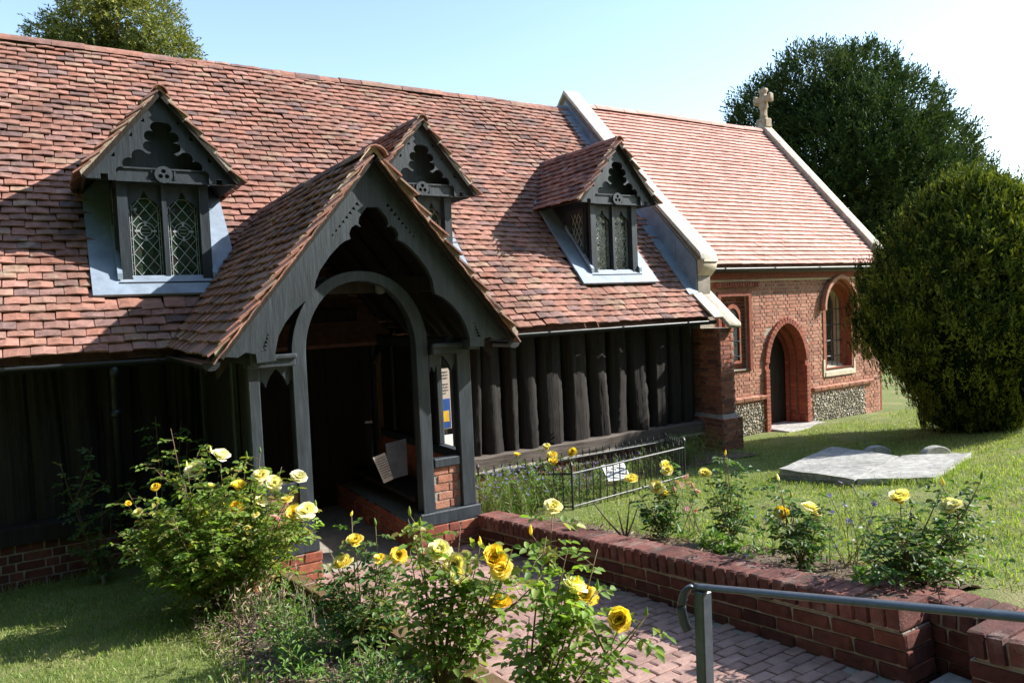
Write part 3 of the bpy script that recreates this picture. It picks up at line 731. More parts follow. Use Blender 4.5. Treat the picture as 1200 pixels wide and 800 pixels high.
    holes = [[(.034*math.cos(R_(q))+.022*math.cos(a_), .034*math.sin(R_(q))+.022*math.sin(a_)) for a_ in np.linspace(0, 2*math.pi, 10, endpoint=False)] for q in (90, 210, 330)]
    board('rosette', [ros]+holes, .03, front(DFY-.118, 0, 3.74), 'paint_black', body)
    GY = .10
    il = lobes_left()
    for s in (-1, 1):
        ol = [(0, DZ1-DZ0)]+[(x, z) for x, z in il]+[(-.43, -.03), (-.50, -.03), (-.50, .03), (-.565, .03), (-.565, -.02), (-.70, -.02), (-.735, 0)]
        ol = [(x*-s, z+DZ0) for x, z in ol]
        hole = [[(-s*x, z+DZ0) for x, z in t3] for t3 in ([(-.30, .41), (-.265, .455), (-.262, .41)], [(-.47, .20), (-.43, .25), (-.428, .20)], [(-.185, .565), (-.15, .60), (-.147, .56)])]
        board('bargeboard', [ol]+hole, .045, front(GY), 'paint_black', body)
    # roof slopes with tiles
    rb = DZ1-DZ0; L_ = math.hypot(DHALF+.02, rb)
    for s in (-1, 1):
        u = Vector((0, 1, 0)) if s < 0 else Vector((0, -1, 0)); v = Vector((-s*(DHALF+.02), 0, rb)).normalized(); w = Vector((s*rb, 0, DHALF+.02)).normalized()
        f0 = GY-.10; yr_ = (DZ1-RA)/RB+.1; ye = (DZ0-RA)/RB+.12
        mbd = MB(); P_ = [Vector((s*DHALF, f0+.02, DZ0)), Vector((s*DHALF, ye, DZ0)), Vector((0, yr_, DZ1)), Vector((0, f0+.02, DZ1))]
        slab(mbd, P_ if s > 0 else P_[::-1], .035); dk = mbd.build('dormer_roof', 'oak_inner', body)
        def tst(x, vv, s=s):
            y_ = f0+x if s < 0 else yr_-x; z_ = DZ0+vv*rb/L_
            return RA+RB*y_ < z_+.14
        o_ = (s*(DHALF+.02), f0, DZ0-.02) if s < 0 else (s*(DHALF+.02), yr_, DZ0-.02)
        tm_ = tile_mats(o_, u, v, w, yr_-f0, L_, tst, sag=.006, start=-.02)
        proto.append((dk, tm_, s)); board('verge_mortar', [[(s*(DHALF+.005), DZ0-.01), (0, DZ1), (0, DZ1+.06), (s*(DHALF+.02), DZ0+.035)]], .04, front(f0+.05), 'mortar_pale', body)
    # lead flashing on the nave roof
    b = MB()
    def roofquad(x0, x1, y0, y1, lift=.052):
        e = Vector((0, 0, lift)); P_ = [Vector((x0, y0, RA+RB*y0))+e, Vector((x1, y0, RA+RB*y0))+e, Vector((x1, y1, RA+RB*y1))+e, Vector((x0, y1, RA+RB*y1))+e]; slab(b, P_, .03)
    roofquad(-.70, .70, .04, .21, .145)
    roofquad(-.70, -.42, .15, 1.20, .137); roofquad(.42, .70, .15, 1.20, .137)
    b.box((-.47, .15, 2.5), (-.425, .75, 2.56), Matrix(((1, 0, 0, 0), (0, 1, 0, 0), (0, RB, 1, .02), (0, 0, 0, 1))))
    b.box((.425, .15, 2.5), (.47, .75, 2.56), Matrix(((1, 0, 0, 0), (0, 1, 0, 0), (0, RB, 1, .02), (0, 0, 0, 1))))
    part(b, 'flashing', 'lead')
    return body, proto, GY
def copy_part(o, parent):
    c = o.copy(); col.objects.link(c); c.parent = parent
    for ch in o.children: copy_part(ch, c)
    return c
dbody, dtiles, DGY = make_dormer()
bodies = []
for i, xc in enumerate(DORM):
    bd = dbody if i == len(DORM)-1 else copy_part(dbody, nave)
    if i < len(DORM)-1: bd.matrix_parent_inverse = Matrix.Translation(-Vector(nave.location))
    bd.location = (xc, 0, 0); bodies.append((bd, xc))
    dks = [c for c in bd.children if c.name.startswith('dormer_roof')]
    for dk, (d0, tm_, s) in zip(sorted(dks, key=lambda o: o.data.vertices[0].co.x + o.data.vertices[1].co.x), dtiles):
        own = [Matrix.Translation((xc, 0, 0)) @ m_ for m_ in tm_]
        # rank by world place, then store in the dormer's own frame
        idx = [i_ for i_, m_ in enumerate(own) if s < 0 and in_frame(m_.translation)]
        VS_ = variants_for(TILES, 'tile_old')
        for i_ in idx:
            o = bpy.data.objects.new('tile', VS_[i_ % 6]); col.objects.link(o); o.parent = dk; o.matrix_basis = tm_[i_]
        rest = [tm_[i_] for i_ in range(len(tm_)) if i_ not in set(idx)]
        if rest: pieces('tile', TILES, rest, 'tile_old', dk, 0, 'tile_field')
    # ridge
    out = []; r = random.Random(i); yy = DGY-.11
    while yy < (DZ1-RA)/RB-.05:
        out.append(basis(Vector((0, yy, DZ1-.005+r.uniform(-.004, .004))), Vector((0, .85, 0)), Vector((-.6, 0, 0)), Vector((0, 0, .7)))); yy += .30
    VS_ = variants_for(RIDGES, 'tile_old')
    for k_, m_ in enumerate(out):
        o = bpy.data.objects.new('ridge_tile', VS_[k_ % 3]); col.objects.link(o); o.parent = bd; o.matrix_basis = m_

# ================================================================== CHANCEL (brick, east of the nave)
CY, CEY, CEZ, CRY, CRZ, CX1 = .45, .28, 2.76, 3.10, 5.96, 5.44
chancel = thing('church_chancel', 'red brick chancel with pale red tiled roof and stone gable cross', 'church', (2.7, 2.5, -.2))
DOOR_C, DOOR_H, DOOR_SP, DOOR_AP = 2.70, .58, 1.08, 1.84      # outer arch
WIN_C, WIN_H, WIN_B, WIN_SP, WIN_AP = 4.24, .44, .86, 2.02, 2.50
def pointed(c, h, zb, zs, za, n=9, fat=.62):
    """outline of a four-centred arch opening, from bottom left round to bottom right"""
    L = [(c-h, zb), (c-h, zs)]; rise = za-zs
    for i in range(1, n+1):
        t = i/n; x = h*(1-t); z = zs+rise*(1-(1-t)**(1/fat if False else 1.0))
        a = t*math.pi/2; xx = h*(math.cos(a)*.86+(1-t)*.14); zz = zs+rise*(math.sin(a)*.86+t*.14)
        L.append((c-xx, zz))
    Rr = [(2*c-x, z) for x, z in L[:-1]][::-1]
    return L+Rr
def inside_poly(x, z, P):
    c = False; j = len(P)-1
    for i in range(len(P)):
        if (P[i][1] > z) != (P[j][1] > z) and x < (P[j][0]-P[i][0])*(z-P[i][1])/(P[j][1]-P[i][1])+P[i][0]: c = not c
        j = i
    return c
door_out = pointed(DOOR_C, DOOR_H, -.3, DOOR_SP, DOOR_AP); door_in = pointed(DOOR_C-.03, .43, -.3, DOOR_SP-.02, DOOR_AP-.26)
win_out = pointed(WIN_C, WIN_H+.02, WIN_B-.04, WIN_SP, WIN_AP); win_in = pointed(WIN_C, .27, WIN_B, WIN_SP-.05, WIN_AP-.22)
rec = rect(1.02, 1.02, 1.76, 2.30)
wall = board('wall', [rect(.25, -.35, CX1+.1, 2.74), [p for p in door_out], win_out, rec], .10, front(CY+.055), 'mortar_pale', chancel)
# bricks of the south wall
def ch_test(u, v, L):
    x, z = .25+u, -.22+v
    for P, e in ((door_out, .05), (win_out, .03)):
        for dx in (-L/2, 0, L/2):
            if inside_poly(x+dx*.8, z, P): return False
    if 1.0 < x < 1.78 and 1.0 < z < 2.31: return False
    if z < .36 and (x < 2.02 or 3.45 < x < 5.0): return False
    return True
bms = brick_mats((.25, CY, -.22), (1, 0, 0), (0, 0, 1), (0, -1, 0), CX1-.15, 2.86, ch_test, bl=.20, bh=.053, j=.011, dep=.08)
pieces('brick', BRICKS, bms, 'brick_pale', wall, 300)
# recess panel with small blocked light
mb = MB(); mb.box((1.0, CY+.10, 1.0), (1.78, CY+.13, 2.32)); pnl = mb.build('recess_panel', 'mortar_pale', chancel)
pieces('brick', BRICKS, brick_mats((1.02, CY+.10, 1.02), (1, 0, 0), (0, 0, 1), (0, -1, 0), .74, 1.28, lambda u, v, L: not (.22 < u < .55 and .15 < v < 1.0), bl=.20, bh=.053, j=.011, dep=.03), 'brick_church', pnl, 60)
board('recess_frame', [rect(.98, 1.0, 1.80, 2.34), rect(1.05, 1.0, 1.73, 2.27)], .06, front(CY+.0), 'brick_church', chancel)
board('blocked_light', [pointed(1.40, .155, 1.16, 1.9, 2.08)], .03, front(CY+.07), 'iron_black', chancel)
board('light_surround', [pointed(1.40, .20, 1.12, 1.92, 2.14), pointed(1.40, .15, 1.17, 1.9, 2.07)], .05, front(CY+.06), 'brick_church', chancel)
for z in (1.25, 1.5, 1.78):
    mb = MB(); mb.tube([(1.22, CY+.02, z), (1.40, CY-.06, z+.005), (1.56, CY+.02, z)], .012, 6); mb.build('iron_bar', 'iron_black', chancel)
# moulded brick courses: eaves corbel, dogtooth, string
mb = MB(); mb.box((.3, CY-.06, 2.55), (CX1+.05, CY+.0, 2.72)); mb.build('eaves_course', 'brick_church', chancel)
dm = []
for i in range(60):
    x = .95+i*.062
    if x < 1.95: dm.append(basis(Vector((x, CY-.02, 2.46)), Vector((.05, 0, 0)), Vector((0, .09, 0)), Vector((0, 0, .085))))
pieces('corbel_brick', BRICKS, dm, 'brick_church', chancel, 60)
mb = MB(); mb.box((.3, CY-.03, 2.515), (CX1, CY, 2.55)); mb.build('string_course', 'stone_dressed', chancel)
sm = []
for i in range(24):
    x = .36+i*.21
    if not (DOOR_C-.58 < x < DOOR_C+.62) and x < CX1: sm.append(basis(Vector((x, CY-.02, .50)), Vector((.2, 0, 0)), Vector((0, .08, 0)), Vector((0, 0, .06))) @ Matrix.Rotation(.25, 4, 'X'))
pieces('offset_brick', BRICKS, sm, 'brick_pale', chancel, 60)
# flint panels
def flint_panel(x0, x1, z0, z1, parent):
    r = np.random.default_rng(int(x0*10)); mb = MB(); mb.box((x0, CY-.004, z0), (x1, CY+.02, z1)); p = mb.build('flint_panel', 'mortar_pale', parent)
    fm = []; z = z0+.03
    while z < z1+.03:
        x = x0+.02+r.uniform(-.09, .04); xe_ = x1+r.uniform(-.04, .09)
        while x < xe_:
            s = r.uniform(.035, .06); fm.append(Matrix.Translation((x+r.normal()*.008, CY-.010, z+r.normal()*.008)) @ Matrix.Rotation(r.uniform(0, 6), 4, 'Y') @ Matrix.Diagonal((s*1.15, .04, s*.8, 1))); x += s+.012
        z += .05
    vs_ = FLINTS; pieces('flint', vs_, fm, 'flint', p, 0, 'flint_field')
def flint_variants():
    out = []
    for k in range(5):
        bm = bmesh.new(); bmesh.ops.create_icosphere(bm, subdivisions=1, radius=.5); rr_ = random.Random(k)
        for v in bm.verts: v.co *= rr_.uniform(.8, 1.15)
        me = bpy.data.meshes.new('flint'); bm.to_mesh(me); bm.free(); me.attributes.new('rnd', 'FLOAT', 'POINT'); out.append(me)
    return out
FLINTS = flint_variants()
flint_panel(.32, 2.02, -.24, .37, chancel); flint_panel(3.44, 5.0, -.24, .37, chancel)
# doorway: stepped brick orders, dark opening, door leaf
def order(name, outer, inner, y0, y1, material, parent): return board(name, [outer, inner], y1-y0, front((y0+y1)/2), material, parent)
door_ring = order('door_surround', pointed(DOOR_C, .60, -.3, DOOR_SP, DOOR_AP+.02), pointed(DOOR_C, .50, -.3, DOOR_SP, DOOR_AP-.09), CY-.025, CY+.14, 'brick_church', chancel)
order('door_order', pointed(DOOR_C, .52, -.3, DOOR_SP, DOOR_AP-.07), pointed(DOOR_C, .44, -.3, DOOR_SP, DOOR_AP-.17), CY+.14, CY+.26, 'brick_church', chancel)
order('door_order', pointed(DOOR_C, .46, -.3, DOOR_SP, DOOR_AP-.15), pointed(DOOR_C, .385, -.3, DOOR_SP, DOOR_AP-.25), CY+.26, CY+.33, 'brick_church', chancel)
vm = []
for P_, y_, dd in ((pointed(DOOR_C, .555, -.2, DOOR_SP, DOOR_AP-.035, n=12), CY-.02, .10),):     # voussoirs of the arch
    pts = [Vector((x, 0, z)) for x, z in P_ if z >= DOOR_SP-.01]
    acc = 0; d_ = .07
    for a, b in zip(pts[:-1], pts[1:]):
        L_ = (b-a).length; t_ = (b-a).normalized(); n_ = Vector((-t_.z, 0, t_.x)); s_ = 0
        m_ = max(1, int(round(L_/.068)))
        for q in range(m_): vm.append(basis(a+t_*(L_*(q+.5)/m_)+Vector((0, y_, 0)), t_*(L_/m_-.008), Vector((0, .07, 0)), n_*.105))
pieces('voussoir', BRICKS, vm, 'brick_church', door_ring, 120)
jm = []
for sx in (-1, 1):
    for k in range(17):
        jm.append(basis(Vector((DOOR_C+sx*.555, CY-.015, -.18+k*.07)), Vector((.105, 0, 0)), Vector((0, .08, 0)), Vector((0, 0, .058))))
for k in range(18):   # brick courses on the east reveal, seen from the path
    for j_, (xo, y_) in enumerate(((.497, CY+.06), (.437, CY+.2), (.382, CY+.295))): jm.append(basis(Vector((DOOR_C+xo+.02, y_, -.18+k*.07)), Vector((.05, 0, 0)), Vector((0, .105 if j_ != 2 else .06, 0)), Vector((0, 0, .058))))
pieces('brick', BRICKS, jm, 'brick_church', door_ring, 120)
mb = MB(); mb.box((DOOR_C-.5, CY+.36, -.25), (DOOR_C+.5, CY+.40, 2.0)); dr = mb.build('door', 'oak_inner', chancel)
for k in range(5):
    mb = MB(); mb.box((DOOR_C-.38+k*.155, CY+.345, -.2), (DOOR_C-.38+k*.155+.15, CY+.36, 1.7)); mb.build('plank', 'oak_inner', dr)
mb = MB(); mb.box((DOOR_C-.50, CY-.42, -.26), (DOOR_C+.75, CY+.5, -.085)); stp_ = mb.build('doorstep', 'stone_grave', chancel); b_ = stp_.modifiers.new('b', 'BEVEL'); b_.width = .015
# window: moulded orders, glass, iron bars, sloping stone sill, hood mould
order('window_surround', pointed(WIN_C, WIN_H+.03, WIN_B-.02, WIN_SP, WIN_AP+.02), pointed(WIN_C, WIN_H-.05, WIN_B-.01, WIN_SP, WIN_AP-.07), CY-.012, CY+.10, 'brick_church', chancel)
order('window_order', pointed(WIN_C, WIN_H-.03, WIN_B-.02, WIN_SP, WIN_AP-.05), pointed(WIN_C, WIN_H-.11, WIN_B-.01, WIN_SP, WIN_AP-.14), CY+.10, CY+.20, 'brick_church', chancel)
order('window_order', pointed(WIN_C, WIN_H-.09, WIN_B-.02, WIN_SP, WIN_AP-.12), pointed(WIN_C, WIN_H-.17, WIN_B-.01, WIN_SP, WIN_AP-.21), CY+.20, CY+.32, 'stone_dressed', chancel)
hm = pointed(WIN_C, WIN_H+.085, WIN_SP-.08, WIN_SP+.02, WIN_AP+.10); hi = pointed(WIN_C, WIN_H+.02, WIN_SP-.08, WIN_SP, WIN_AP+.02)
board('hood_mould', [hm+hi[::-1]], .10, front(CY-.05), 'brick_pale', chancel, .012)
board('glass', [pointed(WIN_C, WIN_H-.14, WIN_B-.05, WIN_SP, WIN_AP-.18)], .01, front(CY+.30), 'window_glass', chancel)
mb = MB()
for z in (1.05, 1.35, 1.65, 1.95): mb.tube([(WIN_C-.36, CY+.16, z), (WIN_C+.36, CY+.16, z)], .010, 6)
for x in (-.16, 0, .16): mb.tube([(WIN_C+x, CY+.15, WIN_B), (WIN_C+x, CY+.15, 2.2)], .009, 6)
mb.build('window_bars', 'iron_black', chancel)
mb = MB(); x0, x1 = WIN_C-WIN_H, WIN_C+WIN_H
mb.add([(x0, CY-.03, .70), (x1, CY-.03, .70), (x1, CY-.03, .78), (x0, CY-.03, .78), (x0, CY+.32, .95), (x1, CY+.32, .95), (x0, CY+.32, .70), (x1, CY+.32, .70)], [(0, 1, 2, 3), (3, 2, 5, 4), (0, 3, 4, 6), (1, 7, 5, 2)])
mb.build('window_sill', 'stone_dressed', chancel)
for sx in (-1, 1):
    mb = MB(); mb.box((min(WIN_C+sx*WIN_H, WIN_C+sx*(WIN_H+.05)), CY-.02, .70), (max(WIN_C+sx*WIN_H, WIN_C+sx*(WIN_H+.05)), CY+.1, 1.02)); mb.build('jamb_stone', 'stone_dressed', chancel)
# other walls
mb = MB(); mb.box((.3, CY+.62, -.3), (CX1+.1, CY+.66, 2.7)); mb.box((CX1+.0, CY+.02, -.3), (CX1+.2, 5.7, 2.8))
slab(mb, [(CX1+.2, CY, 2.6), (CX1+.2, 5.75, 2.6), (CX1+.2, CRY, CRZ)], .2); mb.box((.3, 5.5, -.3), (CX1, 5.75, 2.8)); mb.build('rear_wall', 'brick_church', chancel)
# roof
cb = (CRZ-CEZ)/(CRY-CEY); cn = Vector((0, -cb, 1)).normalized(); cv = Vector((0, 1, cb)).normalized()
mb = MB(); o_ = Vector((0, 0, -.045))
slab(mb, [Vector((.25, CEY+.02, CEZ))+o_, Vector((CX1+.05, CEY+.02, CEZ))+o_, Vector((CX1+.05, CRY, CRZ))+o_, Vector((.25, CRY, CRZ))+o_], .05)
slab(mb, [Vector((.25, CRY, CRZ))+o_, Vector((CX1+.05, CRY, CRZ))+o_, Vector((CX1+.05, 2*CRY-CEY, CEZ))+o_, Vector((.25, 2*CRY-CEY, CEZ))+o_], .05)
cdeck = mb.build('roof', 'tile_new', chancel)
tm = tile_mats((.30, CEY, CEZ), (1, 0, 0), cv, cn, CX1-.28, math.hypot(CRY-CEY, CRZ-CEZ), None, sag=.003, gauge=.108, tw=.1805, tilt=12.5, jit=.4)
pieces('tile', TILES_NEW, tm, 'tile_new', cdeck, 300)
ridge_run((.3, CRY, CRZ), (CX1, CRY, CRZ), cdeck, 'tile_new', jit=.002)
gutter('gutter', (.42, CEY-.03, CEZ-.03), (CX1+.1, CEY-.03, CEZ-.02), chancel)
mb = MB(); mb.box((.4, CEY+.05, CEZ-.10), (CX1, CEY+.09, CEZ-.0)); mb.build('fascia', 'iron_black', chancel)
# east gable coping and cross
def coping(name, pts, x0, x1, t, material, parent, bevel=.012, lab=None):
    """stone coping following a polyline of (y,z), between x0 and x1"""
    out = []
    top = [(y, z) for y, z in pts]; 
    ol = top+[(y, z-t) for y, z in pts[::-1]]
    return board(name, [ol], x1-x0, side((x0+x1)/2), material, parent, bevel)
coping('gable_coping', [(.16, CEZ+.05), (.22, CEZ+.16), (CRY, CRZ+.22), (2*CRY-.22, CEZ+.16)], CX1-.02, CX1+.26, .20, 'stone', chancel)
# cross
cx_, cy_, cz_ = CX1+.12, CRY, CRZ+.14
cr_pts = []
def cross_outline(w=.055, a=.21, h=.62, t=.16):
    c = h-t-.05
    P = [(-.075, 0), (-.05, .1), (-w, c-.20), (-w-.035, c-.16), (-w-.01, c-w-.01)]
    P += [(-a+.07, c-w), (-a+.03, c-w-.04), (-a, c-w-.01), (-a, c+w+.01), (-a+.03, c+w+.04), (-a+.07, c+w), (-w, c+w)]
    P += [(-w, c+a-.09), (-w-.04, c+a-.05), (-w-.02, c+a)]
    return P+[(-x, z) for x, z in P[::-1]]
crs = MB(); crs.box((cx_-.12, cy_-.14, cz_-.06), (cx_+.12, cy_+.14, cz_+.16)); base_ = crs.build('cross_base', 'stone_tan', chancel)
b_ = base_.modifiers.new('b', 'BEVEL'); b_.width = .03
me = shape2d([cross_outline()], .11, .015); me.transform(Matrix.Translation((cx_, cy_, cz_+.14)) @ Matrix.Rotation(R_(90), 4, 'Z') @ Matrix(((1, 0, 0, 0), (0, 0, -1, 0), (0, 1, 0, 0), (0, 0, 0, 1))) @ Matrix.Scale(1.12, 4)); me.name = 'cross'
link('gable_cross', me, 'stone_tan', chancel)
# ---- gable parapet between nave and chancel
KY = -.12
par = [(KY+.04, 1.9), (KY+.04, 2.86), (CRY, 6.10), (2*CRY-KY, 2.86), (2*CRY-KY, 1.9)]
board('parapet', [par], .26, side(.14), 'mortar', chancel)
board('parapet_lead', [[(KY+.05, 2.22), (KY+.05, 2.84), (CRY, 6.06), (CRY+.35, 5.6), (CRY, RZ-.02)]], .02, side(-.003), 'lead', chancel)
mb = MB(); P_ = [Vector((-.20, KY+.02, RA+RB*(KY+.02)+.095)), Vector((.0, KY+.02, RA+RB*(KY+.02)+.11)), Vector((.0, RY-.02, RZ+.10)), Vector((-.20, RY-.02, RZ+.085))]; slab(mb, P_, .025)
mb.build('roof_flashing', 'lead', chancel)
for q in (.35, .95, 1.6, 2.3):
    mb = MB(); mb.box((-.022, q, RA+RB*q+.02), (-.012, q+.02, RA+RB*q+.45)); mb.build('lead_seam', 'lead', chancel)
coping('parapet_coping', [(KY-.09, 2.87), (KY-.06, 2.96), (1.05, 4.135), (1.051, 4.136), (CRY, 6.25), (2*CRY-KY+.06, 2.96)], -.045, .31, .075, 'stone_white', chancel)
kn = [(KY-.10, 2.85), (KY+.30, 2.85), (KY+.30, 2.42), (KY+.16, 2.42), (KY+.13, 2.46), (KY+.10, 2.56), (KY+.0, 2.64), (KY-.06, 2.70)]
board('kneeler', [kn], .30, side(.16), 'stone_dressed', chancel, .01)
# lower weathering slab and the brick pier at the nave corner
wp = [(.16, 2.53), (-.60, 1.87), (-.60, 1.80), (.16, 2.42)]
board('weathering_slab', [wp], .27, side(.21), 'stone', chancel, .012)
board('weathering_lead', [[(.14, 2.535), (-.50, 1.985), (-.50, 1.95), (.14, 2.48)]], .20, side(-.02), 'stone_white', chancel)
mb = MB(); mb.box((.005, -.488, -.3), (.288, CY+.05, 1.80)); mb.box((.005, -.1, 1.8), (.288, CY+.05, 2.3)); pier = mb.build('buttress', 'mortar', chancel)
pb = brick_mats((-.005, CY, -.25), (0, -1, 0), (0, 0, 1), (-1, 0, 0), CY+.495, 2.05, bl=.20, bh=.055, j=.011, dep=.06)
pb += brick_mats((-.0, -.495, -.25), (1, 0, 0), (0, 0, 1), (0, -1, 0), .295, 2.05, bl=.20, bh=.055, j=.011, dep=.06)
pieces('brick', BRICKS, pb, 'brick_pier', pier, 300)
mb = MB(); mb.box((-.06, -.57, -.3), (.35, CY, .42)); mb.add([(-.06, -.57, .42), (.35, -.57, .42), (.29, -.49, .52), (0, -.49, .52), (-.06, CY, .42), (0, CY, .52), (.35, CY, .42), (.29, CY, .52)], [(0, 1, 2, 3), (0, 3, 5, 4), (1, 6, 7, 2)])
foot = mb.build('buttress_foot', 'mortar', chancel)
pb = brick_mats((-.065, CY, -.27), (0, -1, 0), (0, 0, 1), (-1, 0, 0), CY+.575, .70, bl=.20, bh=.055, j=.011, dep=.05)
pb += brick_mats((-.06, -.575, -.27), (1, 0, 0), (0, 0, 1), (0, -1, 0), .41, .70, bl=.20, bh=.055, j=.011, dep=.05)
pieces('brick', BRICKS, pb, 'brick_pier', foot, 120)

# ================================================================== PORCH
porch = thing('timber_porch', 'black timber porch with carved bargeboards and tiled gable roof', 'porch', (XP, -1.3, .1))
FY = -2.30                                   # front face of the posts
def pbox(name, lo, hi, m='paint_black', parent=porch, bev=.008):
    mb = MB(); mb.box(lo, hi); o = mb.build(name, m, parent)
    if bev: b_ = o.modifiers.new('b', 'BEVEL'); b_.width = bev; b_.segments = 1
    return o
PL = [on((x, 440), 1, FY)[0] for x in (290, 304, 345, 360, 489, 505, 536, 552)]
ZS = .36                                     # top of brick plinth
# brick plinth under the posts, left and right of the opening
for (xa, xb, nm) in ((PL[0]-.05, PL[3]+.03, 'plinth'), (PL[4]-.06, PL[7]+.04, 'plinth')):
    mb = MB(); mb.box((xa+.006, FY-.03, -.3), (xb-.006, .0, ZS-.006)); p_ = mb.build(nm, 'mortar', porch)
    n_ = 8; bb = brick_mats((xa, FY-.037, ZS-n_*.081), (1, 0, 0), (0, 0, 1), (0, -1, 0), xb-xa, n_*.081, bh=.07, j=.011, dep=.05)
    if nm and xa > XP: bb += brick_mats((xa, -.02, ZS-n_*.081), (0, -1, 0), (0, 0, 1), (-1, 0, 0), -FY, n_*.081, bh=.07, j=.011, dep=.04)
    else: bb += brick_mats((xa, -.02, ZS-n_*.081), (0, -1, 0), (0, 0, 1), (-1, 0, 0), -FY, n_*.081, bh=.07, j=.011, dep=.04)
    pieces('brick', BRICKS, bb, 'brick_church', p_, 200)
    pbox('sill_plate', (xa+.02, FY-.025, ZS), (xb-.01, FY+.13, ZS+.115))
# posts
ZT = 1.86
for a, b in ((PL[0], PL[1]), (PL[6], PL[7])): pbox('post', (a, FY, ZS+.115), (b, FY+.11, ZT+.02))
for x in (PL[0]+.05, PL[7]-.05): pbox('post', (x-.055, -.14, .1), (x+.055, -.03, 2.0))
# arched frame
AC = (PL[3]+PL[4])/2; AH = (PL[4]-PL[3])/2; AP = 2.515; ASP = 1.93
def arch_outline(h, ap, zb):
    L = [(AC-h, zb), (AC-h, ASP)]
    for i in range(1, 15):
        a = i/14*math.pi/2; L.append((AC-h*math.cos(a)**.93, ASP+(ap-ASP)*math.sin(a)**1.0))
    return L+[(2*AC-x, z) for x, z in L[:-1]][::-1]
ow = (PL[3]-PL[2]+PL[5]-PL[4])/2
board('arch', [arch_outline(AH+ow, AP+.085, ZS+.115)+arch_outline(AH, AP, ZS+.115)[::-1]], .12, front(FY+.06), 'paint_black', porch, .006)
# transoms, mid rails, brick infill, ogee brackets
for (a, b, sd) in ((PL[1], PL[2], -1), (PL[5], PL[6], 1)):
    pbox('transom', (a-.10 if sd < 0 else a, FY-.06, ZT), (b if sd < 0 else b+.10, FY+.10, ZT+.085))
    pbox('transom_moulding', (a-.06 if sd < 0 else a-.01, FY-.085, ZT+.06), (b+.01 if sd < 0 else b+.06, FY-.055, ZT+.10), bev=.01)
    pbox('mid_rail', (a, FY+.01, .855), (b, FY+.10, .935))
    mb = MB(); mb.box((a, FY+.045, ZS+.1), (b, FY+.09, .86)); inf = mb.build('brick_infill', 'mortar', porch)
    pieces('brick', BRICKS, brick_mats((a, FY+.04, ZS+.12), (1, 0, 0), (0, 0, 1), (0, -1, 0), b-a, .375, bl=.14, bh=.064, j=.011, dep=.03), 'brick_pale', inf, 60)
    m_ = (a+b)/2; h_ = (b-a)/2
    og = [(m_-h_, ZT-.16), (m_-h_, ZT), (m_+h_, ZT), (m_+h_, ZT-.16), (m_+h_-.02, ZT-.10), (m_+.10, ZT-.125), (m_+.085, ZT-.155), (m_+.07, ZT-.115), (m_+.05, ZT-.075), (m_+.015, ZT-.03), (m_, ZT-.012), (m_-.015, ZT-.03), (m_-.05, ZT-.075), (m_-.07, ZT-.115), (m_-.085, ZT-.155), (m_-.10, ZT-.125), (m_-h_+.02, ZT-.10)]
    board('ogee_head', [og], .05, front(FY+.05), 'paint_black', porch)
    # carved cresting block on the transom
    board('cresting', [[(m_-h_+.01, ZT+.085), (m_-h_+.10, ZT+.085), (m_-h_+.09, ZT+.13), (m_-h_+.055, ZT+.165), (m_-h_+.02, ZT+.15)], [(m_-h_+.035, ZT+.11), (m_-h_+.055, ZT+.10), (m_-h_+.07, ZT+.12), (m_-h_+.05, ZT+.13)]] if sd < 0 else [[(m_+h_-.01, ZT+.085), (m_+h_-.10, ZT+.085), (m_+h_-.09, ZT+.13), (m_+h_-.055, ZT+.165), (m_+h_-.02, ZT+.15)]], .03, front(FY+.02), 'paint_black', porch)
# bargeboards: outline taken on the gable plane, mirrored for the right side
bp = [(430, 188), (430, 243), (425.6, 242.8), (417, 255), (416, 262), (419, 266.5), (413, 263.5), (408, 267), (405, 273.7), (406.9, 280.3), (400, 283), (393.7, 287.8), (382.5, 300), (371, 317), (366, 330), (363.75, 348.5), (352.5, 354), (341, 364.5), (330, 378.7), (322.5, 393.7), (318.75, 412.5), (320, 422.5), (297.5, 425.5), (296, 415), (284, 413), (275, 419), (268, 416.5)]
bxz = [on(p, 1, PY)[[0, 2]] for p in bp]
axx = bxz[0][0]; shift = XP-axx
bl_ = [(x+shift, z) for x, z in bxz]; bl_[0] = (XP, bl_[0][1]); bl_[1] = (XP, bl_[1][1])
# straighten the outer edge to the roof slope
bl_[-1] = (XP-PHALF*.985, PZ0-.005); bl_[0] = (XP, PZ1-.03)
def bar_hole(p): q = on(p, 1, PY); return (q[0]+shift, q[2])
def tri_run(px_list): return [[bar_hole(p) for p in t] for t in px_list]
holes = []
for i in range(8):      # pierced tracery along the upper board
    t = i/8; a = np.array([384+t*32, 277-t*42]); d = np.array([.61, -.79]); n_ = np.array([.79, .61])*(2.2+3.6*t)
    holes.append([tuple(a), tuple(a+d*4.2), tuple(a+d*2.0+n_)])
for i in range(5):      # and at the foot
    t = i/5; a = np.array([301+t*10, 412-t*22.]); holes.append([tuple(a), tuple(a+np.array([7.5-7.0*t, -1.5])), tuple(a+np.array([3.5-3*t, -4.5]))])
hl = tri_run(holes)
for s in (-1, 1):
    mir = (lambda p: p) if s < 0 else (lambda p: (2*XP-p[0], p[1]))
    board('bargeboard', [[mir(p) for p in bl_]]+[[mir(p) for p in h] for h in hl], .055, front(PY), 'paint_black', porch)
    # plain fillet along the top edge, proud of the board
    pr = [(XP-PHALF, PZ0), (XP, PZ1), (XP, PZ1-.085), (XP-PHALF+.07, PZ0)]
    board('barge_fillet', [[mir(p) for p in pr]], .02, front(PY-.036), 'paint_black', porch)
